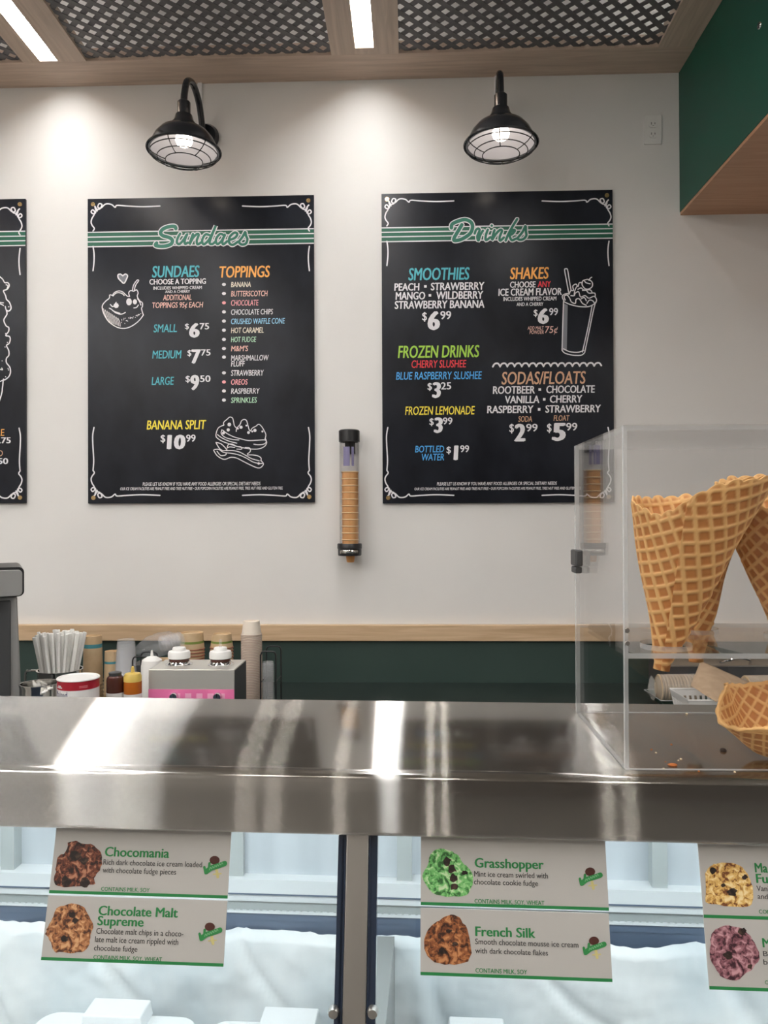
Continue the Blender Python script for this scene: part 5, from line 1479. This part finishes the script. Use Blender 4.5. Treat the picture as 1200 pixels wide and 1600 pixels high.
# sauce bottles
Ys = 2.22
def bottle_at(u0, u1, vtop, Y): 
    a, c = P(u0, 1085, Y), P(u1, 1085, Y)
    return (a.x + c.x) / 2, (c.x - a.x) / 2, P((u0 + u1) / 2, vtop, Y).z - CTZ
x, r, h = bottle_at(167, 193, 1050, Ys)
t = thing('sauce_bottle', 'brown chocolate sauce bottle with white label, left of the amber bottle', 'bottle', (x, Ys, CTZ))
lz = P(180, 1081, Ys).z - CTZ
b = MB(); b.lathe([(0, 0), (r - 0.002, 0), (r, 0.003), (r, h - 0.022), (r - 0.002, h - 0.014), (r - 0.007, h - 0.010), (0, h - 0.010)], seg=32); b.build('bottle_body', 'choco', t)
b = MB(); b.lathe([(r - 0.007, h - 0.010), (r - 0.006, h - 0.001), (r - 0.009, h), (0, h)], seg=24); b.build('cap', 'darkgrey', t)
b = MB(); b.lathe([(r + 0.0004, 0.03), (r + 0.0004, lz)], seg=32); b.build('label', 'whiteplastic', t)
x, r, h = bottle_at(194, 221, 1041, Ys)
t = thing('squeeze_bottle', 'amber caramel squeeze bottle with yellow nozzle top', 'bottle', (x, Ys, CTZ))
hs = P(207, 1052, Ys).z - CTZ; hm = P(207, 1064, Ys).z - CTZ
b = MB(); b.lathe([(0, 0), (r - 0.002, 0), (r, 0.003), (r, hm)], seg=32); b.build('bottle_body', 'amber', t)
b = MB(); b.lathe([(r, hm), (r, hs - 0.008), (r - 0.004, hs), (0.006, hs + 0.003), (0.004, h - 0.002), (0.002, h), (0, h)], seg=32); b.build('nozzle_top', 'yellowcap', t)
b = MB(); b.lathe([(r + 0.0004, 0.03), (r + 0.0004, lz - 0.003)], seg=32); b.build('label', 'whiteplastic', t)

# malted powder can
Yc = 2.10
a, c = P(92, 1075, Yc), P(153, 1075, Yc)
r = (c.x - a.x) / 2; x = (a.x + c.x) / 2
zt = P(122, 1057, Yc).z - CTZ
zr_ = P(122, 1080, Yc - r).z - CTZ
t = thing('malted_powder_can', 'white and red can of malted powder with white plastic lid', 'can', (x, Yc, CTZ))
b = MB(); b.lathe([(0, 0), (r, 0), (r, zr_)], seg=48); b.build('can_body', 'whiteplastic', t)
b = MB(); b.lathe([(r, zr_), (r, zt - 0.0044), (0, zt - 0.006)], seg=48); b.build('red_band', 'red', t)
b = MB(); b.lathe([(r + 0.0016, zt - 0.0045), (r + 0.002, zt - 0.004), (r + 0.002, zt - 0.002), (r, zt), (r - 0.004, zt - 0.0005), (r - 0.006, zt - 0.003), (0, zt - 0.003)], seg=48); b.build('lid', 'whiteplastic', t)
fm = Matrix.Translation((x, Yc - r, CTZ)) @ Matrix.Rotation(PI / 2, 4, 'X')
def wrap(p): 
    a_ = p[0] / r
    return ((r + 0.0005) * math.sin(a_), p[1], r - (r + 0.0005) * math.cos(a_) * 1.0)
f = Flat(fm, 0)
def can_text(s_, x0, x1, z0, z1, ink_, bold):
    vs, fs = text_mesh(s_, 0)
    H, _ = text_mesh('H', 0, 0)
    capt = max(p[1] for p in H); xs = [p[0] for p in vs]
    out = []
    for px_, py_ in vs:
        X = x0 + (px_ - min(xs)) / (max(xs) - min(xs)) * (x1 - x0); Z = z0 + py_ / capt * (z1 - z0)
        out.append(((r + 0.0005) * math.sin(X / r), -(r + 0.0005) * math.cos(X / r), Z))
    f.mb.add(out, fs, f.mi(ink_))
zl = P(120, 1090.5, Yc - r).z - CTZ; zl1 = P(120, 1081.5, Yc - r).z - CTZ
can_text('Malted', -r * 0.98, -r * 0.12, zl - 0.002, zl1, 'navy', 0.03)
can_text('Milk', -r * 0.98, -r * 0.35, zl - 0.030, zl - 0.012, 'navy', 0.03)
f.mb.build('lettering', f.mats, t, smooth=False, recalc=False)
f = Flat(fm, 0)
for k_, (x0, x1, zz_) in enumerate([(-0.75, -0.5, 0.60), (-0.85, -0.42, 0.38), (0.45, 0.85, 0.62), (0.45, 0.85, 0.42)]):
    z_ = zr_ + (zt - 0.010 - zr_) * zz_
    pts = [((r + 0.0006) * math.sin(x0 + (x1 - x0) * i / 8), -(r + 0.0006) * math.cos(x0 + (x1 - x0) * i / 8)) for i in range(9)]
    hgt = 0.0016 if k_ < 2 else 0.0006
    f.mb.add([(p[0], p[1], z_ + s_ * hgt) for p in pts for s_ in (-1, 1)], [(2 * i, 2 * i + 2, 2 * i + 3, 2 * i + 1) for i in range(8)], f.mi('chalk' if k_ < 2 else 'cpink'))
f.mb.build('band_print', f.mats, t, smooth=False, recalc=False)

# low steel canister with white sticks
Yk = 2.20
a, c = P(33, 1068, Yk), P(92, 1068, Yk)
r = (c.x - a.x) / 2; x = (a.x + c.x) / 2; h = P(62, 1067, Yk).z - CTZ
t = thing('steel_canister', 'low round steel canister in front of the straw holder', 'canister', (x, Yk, CTZ))
b = MB(); b.lathe([(0, 0.002), (r * 0.94, 0.002), (r * 0.96, 0), (r * 0.97, h * 0.55), (r * 0.985, h * 0.6), (r * 0.97, h * 0.64), (r * 0.97, h - 0.012), (r, h - 0.004), (r, h), (r * 0.95, h), (r * 0.94, h - 0.006), (r * 0.93, 0.006), (0, 0.006)], seg=44); b.build('bowl', 'polished', t)
b = MB(); b.box(-0.006, 0.006, -0.003, 0.003, 0, 0.06); k0 = b.build('white_stick', 'paperwhite', bevel=0.002)
tag(k0, 'short white stick lying in the low steel canister', 'stick', 'white sticks in the canister')
b = MB(); b.lathe([(0, h - 0.035), (r * 0.92, h - 0.035)], (0, 0, 0), 32); b.build('canister_insert', 'satin', t)
for i, (dx, dy, a_) in enumerate([(-0.014, 0.0, 0.5), (0.004, -0.008, 0.7), (0.018, 0.004, 0.4), (-0.006, 0.014, 1.0), (0.012, -0.02, 0.6), (-0.024, -0.012, 0.9)]):
    c = k0 if i == 0 else k0.copy()
    if i: C.objects.link(c)
    c.location = (x + dx, Yk + dy, CTZ + h - 0.031 + (i % 2) * 0.006); c.rotation_euler = (1.25, 0, a_ + (0.3 if i % 2 else 0))

# white pump jug
Yj = 2.42
a, c = P(221, 1060, Yj), P(254, 1060, Yj)
r = (c.x - a.x) / 2; x = (a.x + c.x) / 2
zs_ = P(238, 1036, Yj).z - CTZ; zp = P(238, 1016, Yj).z - CTZ
t = thing('squeeze_jug', 'white plastic squeeze jug with pointed cap behind the amber bottle', 'jug', (x, Yj, CTZ))
b = MB(); b.lathe([(0, 0), (r * 0.98, 0), (r, 0.004), (r, zs_ - 0.008), (r * 0.94, zs_), (0, zs_)], seg=32); b.build('jug_body', 'whiteplastic', t)
b = MB(); b.lathe([(r * 0.96, zs_), (r * 0.9, zs_ + 0.01), (r * 0.45, zs_ + 0.02), (0.005, zs_ + 0.022), (0.003, zp), (0, zp)], seg=28); b.build('pointed_cap', 'whiteplastic', t)
# kraft bowl behind it
kb = P(252, 1031, 2.56)
b = MB(); hk = kb.z - CTZ
b.lathe([(0, 0), (0.036, 0), (0.046, hk - 0.004), (0.048, hk - 0.002), (0.047, hk), (0.044, hk - 0.001), (0.034, 0.004), (0, 0.004)], seg=36)
o = b.build('kraft_bowl', 'kraft'); o.location = (kb.x, 2.56, CTZ); tag(o, 'deep kraft paper bowl between white jug and left pump', 'bowl')

# topping warmer
Yw = 2.25
a, c, e = P(232, 1046, Yw), P(366, 1046, Yw), P(383, 1031.5, 2.40)
wz = a.z - CTZ; ww = c.x - a.x
t = thing('topping_warmer', 'steel twin topping warmer with pink label and two pumps', 'warmer', (a.x, Yw, CTZ))
b = MB(); b.box(0, ww, 0, 0.16, 0.01, wz); b.build('housing', 'warmersteel', t, bevel=0.002)
b = MB(); b.box(ww + 0.0003, ww + 0.0018, 0.003, 0.157, 0.012, wz - 0.003); b.build('side_panel', 'darkgrey', t, smooth=False)
for px_ in (0.02, ww - 0.02):
    for py_ in (0.02, 0.14):
        b = MB(); b.lathe([(0, 0), (0.009, 0), (0.009, 0.01), (0, 0.01)], (px_, py_, 0), 12); b.build('foot', 'blackplastic', t)
pz = P(300, 1077, Yw).z - CTZ
b = MB(); b.box(0.0, ww, -0.0012, -0.0002, 0.03, pz); pl = b.build('label_panel', 'pink', t, smooth=False)
f = Flat(Matrix.Translation((a.x, Yw - 0.0014, CTZ)) @ Matrix.Rotation(PI / 2, 4, 'X'), 0)
b = MB()
rnd = random.Random(5)
for i in range(5):     # unreadable pale lettering
    x0 = ww * (0.30 + 0.13 * i)
    b.box(x0, x0 + 0.018, -0.0018, -0.0013, pz - 0.042, pz - 0.012)
b.build('pale_print', 'palepink', pl, smooth=False)
for u in (273, 341):
    q = P(u, 1088, Yw)
    b = MB(); n_ = 14; b.lathe([(0.013, 0), (0.013, 0.012), (0.011, 0.016), (0, 0.016)], seg=n_); b.v = [(x_, -z_, y_) for x_, y_, z_ in b.v]
    kn = b.build('dial', 'chrome', t); kn.location = (q.x - a.x, -0.0013, q.z - CTZ)
    b = MB(); b.box(-0.0012, 0.0012, -0.0175, -0.0165, 0.0, 0.012); b.build('pointer', 'blackplastic', kn, smooth=False)
for k_, (u, lab_) in enumerate(((280, 'white topping pump in the left well of the warmer'), (344.5, 'white topping pump in the right well of the warmer'))):
    q = P(u, 1037, 2.33)
    p = thing('topping_pump', lab_, 'pump', (q.x, 2.33, CTZ + wz))
    b = MB(); b.lathe([(0.028, 0.0002), (0.041, 0.0002), (0.041, 0.002), (0.034, 0.006), (0.031, 0.010), (0.028, 0.010), (0.028, 0.0002)], seg=36); b.build('flange', 'chrome', p)
    b = MB(); b.lathe([(0, 0.003), (0.0275, 0.003), (0.0305, 0.0105), (0.0305, 0.020), (0, 0.020)], seg=32); b.build('jar_neck', 'choco', p)
    b = MB(); b.lathe([(0.031, 0.0202), (0.0335, 0.0202), (0.0335, 0.036), (0.031, 0.041), (0.021, 0.043), (0.020, 0.050), (0.018, 0.0525), (0, 0.0525)], seg=36); b.build('pump_cap', 'whiteplastic', p)
    if k_: b = MB(); b.lathe([(0.0045, 0.0526), (0.0045, 0.075), (0, 0.075)], seg=12); b.build('stem', 'clearcup', p)

# right side of the back counter, seen through the acrylic box
Yo = 2.80
a, c = P(1040, 1040, Yo), P(1250, 1040, Yo)
zt = P(1120, 1024, Yo + 0.2).z - CTZ; zf = P(1120, 1040, Yo).z - CTZ
t = thing('steel_cooler', 'low steel cooler box with arched handle on its sloped lid', 'cooler', (a.x, Yo, CTZ))
w_ = c.x - a.x
b = MB(); b.box(0, w_, 0, 0.20, 0, zf - 0.004); b.build('cooler_body', 'darkgrey', t, bevel=0.003)
b = MB(); b.add([(0, -0.004, zf - 0.003), (w_, -0.004, zf - 0.003), (w_, 0.20, zt), (0, 0.20, zt), (0, -0.004, zf + 0.002), (w_, -0.004, zf + 0.002), (w_, 0.20, zt + 0.006), (0, 0.20, zt + 0.006)],
                [(0, 3, 2, 1), (4, 5, 6, 7), (0, 1, 5, 4), (1, 2, 6, 5), (2, 3, 7, 6), (3, 0, 4, 7)]); ld = b.build('lid', 'satin', t, smooth=False)
h0, h1 = P(1131, 1036, Yo - 0.001), P(1177, 1036, Yo - 0.001)
x0, x1 = h0.x - a.x, h1.x - a.x
zb_ = zf + 0.004
b = MB(); b.tube(catmull([(x0, 0.03, zb_), (x0 + 0.008, 0.0, zb_ + 0.012), (x0 + 0.03, -0.015, zb_ + 0.022), ((x0 + x1) / 2, -0.02, zb_ + 0.026), (x1 - 0.03, -0.015, zb_ + 0.022), (x1 - 0.008, 0.0, zb_ + 0.012), (x1, 0.03, zb_)], 5), 0.0042, 8); b.build('handle', 'chrome', ld)
# tray with wrapped wafer packs
Yt = 2.70
a, c = P(1020, 1070, Yt), P(1130, 1070, Yt)
t = thing('serving_tray', 'dark green shallow tray holding wrapped wafers behind the white basket', 'tray', (a.x, Yt, CTZ))
w_ = c.x - a.x
b = MB(); D_ = 0.2
for (i0, i1, z0, z1) in ((0, 0, 0, 0),):
    o4 = [(0.02, -0.07), (w_, -0.07), (w_, 0.06), (0.02, 0.06)]; o5 = [(0.0, -0.085), (w_ + 0.02, -0.085), (w_ + 0.02, 0.08), (-0.005, 0.08)]
    hT = 0.030
    vs = [(x, y, 0.0) for x, y in o4] + [(x, y, hT) for x, y in o5] + [(x * 0.985 + 0.002, y * 0.97, hT) for x, y in o5] + [(x * 0.985 + 0.002, y * 0.97, 0.004) for x, y in o4]
    b.add(vs, [(0, 3, 2, 1)] + [(i, (i + 1) % 4, (i + 1) % 4 + 4, i + 4) for i in range(4)] + [(i + 4, (i + 1) % 4 + 4, (i + 1) % 4 + 8, i + 8) for i in range(4)] + [(i + 8, (i + 1) % 4 + 8, (i + 1) % 4 + 12, i + 12) for i in range(4)] + [(12, 13, 14, 15)])
b.build('tray_body', 'greenplastic', t, smooth=False)
b = MB(); b.tube([(0.0, -0.085, hT), (w_ + 0.02, -0.085, hT), (w_ + 0.02, 0.08, hT), (-0.005, 0.08, hT)], 0.0022, 6, True); b.build('tray_rim', 'acrylicedge', t)
def pack(u0, u1, v0, v1, Y, z0, label, wrapped=True):
    a, c = P(u0, v0, Y), P(u1, v0, Y)
    hz_ = a.z - z0; w_ = c.x - a.x
    t = thing('wafer_pack', label, 'pack', (a.x, Y, z0))
    b = MB(); n_ = 12
    for i in range(n_):
        x0 = w_ * i / n_
        b.lathe([(0, 0.0), (hz_ * 0.46, 0.0008), (hz_ * 0.49, 0.004), (hz_ * 0.46, w_ / n_ - 0.002), (0, w_ / n_ - 0.001)], (0, 0, x0), 22)
    b.v = [(z_, y_, x_ + hz_ * 0.5) for x_, y_, z_ in b.v]
    b.build('wafers', 'biscuit', t)
    b = MB()
    prof_ = [(0.004, -0.035), (hz_ * 0.42, -0.02), (hz_ * 0.2, -0.008), (hz_ * 0.5, 0.004), (hz_ * 0.5, w_ - 0.004), (hz_ * 0.2, w_ + 0.008), (hz_ * 0.42, w_ + 0.02), (0.004, w_ + 0.032)]
    b.lathe(prof_, (0, 0, 0), 26)
    b.v = [(z_, y_ * (1 + 0.05 * noise.noise(Vector((z_ * 40, y_ * 60, 1)))), max(0.0005, (x_ + hz_ * 0.5) * (1 + 0.05 * noise.noise(Vector((z_ * 50, y_ * 60, 7)))))) for x_, y_, z_ in b.v]
    b.build('clear_wrapper', 'wrapper', t, angle=15)
pack(1028, 1088, 1053, 1090, 2.695, CTZ + 0.005, 'clear wrapped roll of wafers lying in the dark green tray')
pack(1164, 1205, 1055, 1090, 2.62, CTZ, 'clear wrapped wafer roll right of the brown paper sheet')

# white slotted basket
Yb_ = 2.34
a, c = P(1081, 1109, Yb_), P(1205, 1109, Yb_)
zt = P(1110, 1093, Yb_).z
zb = CTZ
t = thing('plastic_basket', 'white slotted plastic basket with brown paper sheet across it', 'basket', (a.x, Yb_, CTZ))
w_ = c.x - a.x; hB = zt - CTZ; dB = 0.12; fl = 0.018
def wall_pt(side, s_, k_):
    """s_ along the side 0..1, k_ height 0..1"""
    e = fl * k_
    cs = [(-e, -e), (w_ + e, -e), (w_ + e, dB + e), (-e, dB + e)]
    p, q_ = cs[side], cs[(side + 1) % 4]
    return Vector((p[0] + (q_[0] - p[0]) * s_, p[1] + (q_[1] - p[1]) * s_, hB * k_ + 0.001))
b = MB()
for side in range(4):
    nb = 16 if side % 2 == 0 else 11
    for (k0_, k1_) in ((0, 0.18), (0.80, 1.0)):
        vs = [wall_pt(side, 0, k0_), wall_pt(side, 1, k0_), wall_pt(side, 1, k1_), wall_pt(side, 0, k1_)]
        b.add(vs, [(0, 1, 2, 3)])
    for i in range(nb + 1):
        s0__, s1__ = max(0, (i - 0.24) / nb), min(1, (i + 0.24) / nb)
        b.add([wall_pt(side, s0__, 0.17), wall_pt(side, s1__, 0.17), wall_pt(side, s1__, 0.81), wall_pt(side, s0__, 0.81)], [(0, 1, 2, 3)])
o = b.build('slotted_sides', 'whiteplastic', t, smooth=False)
sm = o.modifiers.new('thick', 'SOLIDIFY'); sm.thickness = 0.0022; sm.offset = 0
b = MB(); b.box(0, w_, 0, dB, 0.0, 0.003); b.build('base', 'whiteplastic', t, smooth=False)
b = MB(); b.tube([wall_pt(i, 0, 1.0) for i in range(4)], 0.0032, 8, True); b.build('rim', 'whiteplastic', t)
# brown paper sheet lying over the basket
pc_ = [P(1095, 1032, 2.50), P(1172, 1066, 2.47), P(1119, 1097, Yb_ - 0.035), P(1079, 1071, 2.40)]
b = MB(); n_ = 14
vs = []
for i in range(n_ + 1):
    for j in range(n_ + 1):
        s_, q_ = i / n_, j / n_
        p = pc_[0].lerp(pc_[1], s_).lerp(pc_[3].lerp(pc_[2], s_), q_)
        p = p + Vector((0, 0, 0.010 * math.sin(PI * s_) * math.sin(PI * q_) + 0.003 * noise.noise(Vector((s_ * 3, q_ * 3, 1)))))
        vs.append(p)
b.add(vs, [(i * (n_ + 1) + j, (i + 1) * (n_ + 1) + j, (i + 1) * (n_ + 1) + j + 1, i * (n_ + 1) + j + 1) for i in range(n_) for j in range(n_)])
o = b.build('paper_sheet', 'kraftpaper', angle=180)
sm = o.modifiers.new('thick', 'SOLIDIFY'); sm.thickness = 0.0006
tag(o, 'brown kraft paper sheet lying tilted across the white basket', 'paper')

# labels of parts that look different from the rest of their thing
PART_LABELS = {'label_panel': 'pink label panel across the lower front', 'red_band': 'red printed band below the lid', 'bulb': 'glowing warm white bulb', 'wire_guard': 'black wire cage under the shade',
               'mullion': 'grey steel post between the two glass panes', 'frosted_wall': 'frost covered white rear wall', 'nozzle_top': 'yellow nozzle top', 'head_front': 'grey metal front of the head',
               'stripe_band': 'green and white striped band', 'sticker': 'violet grey sticker on the tube', 'pump_cap': 'stepped white pump cap', 'jar_neck': 'brown neck below the white cap', 'tray_rim': 'pale rim line of the tray'}
for o in bpy.data.objects:
    k_ = o.name.split('.')[0]
    if o.parent and k_ in PART_LABELS: o['label'] = PART_LABELS[k_]
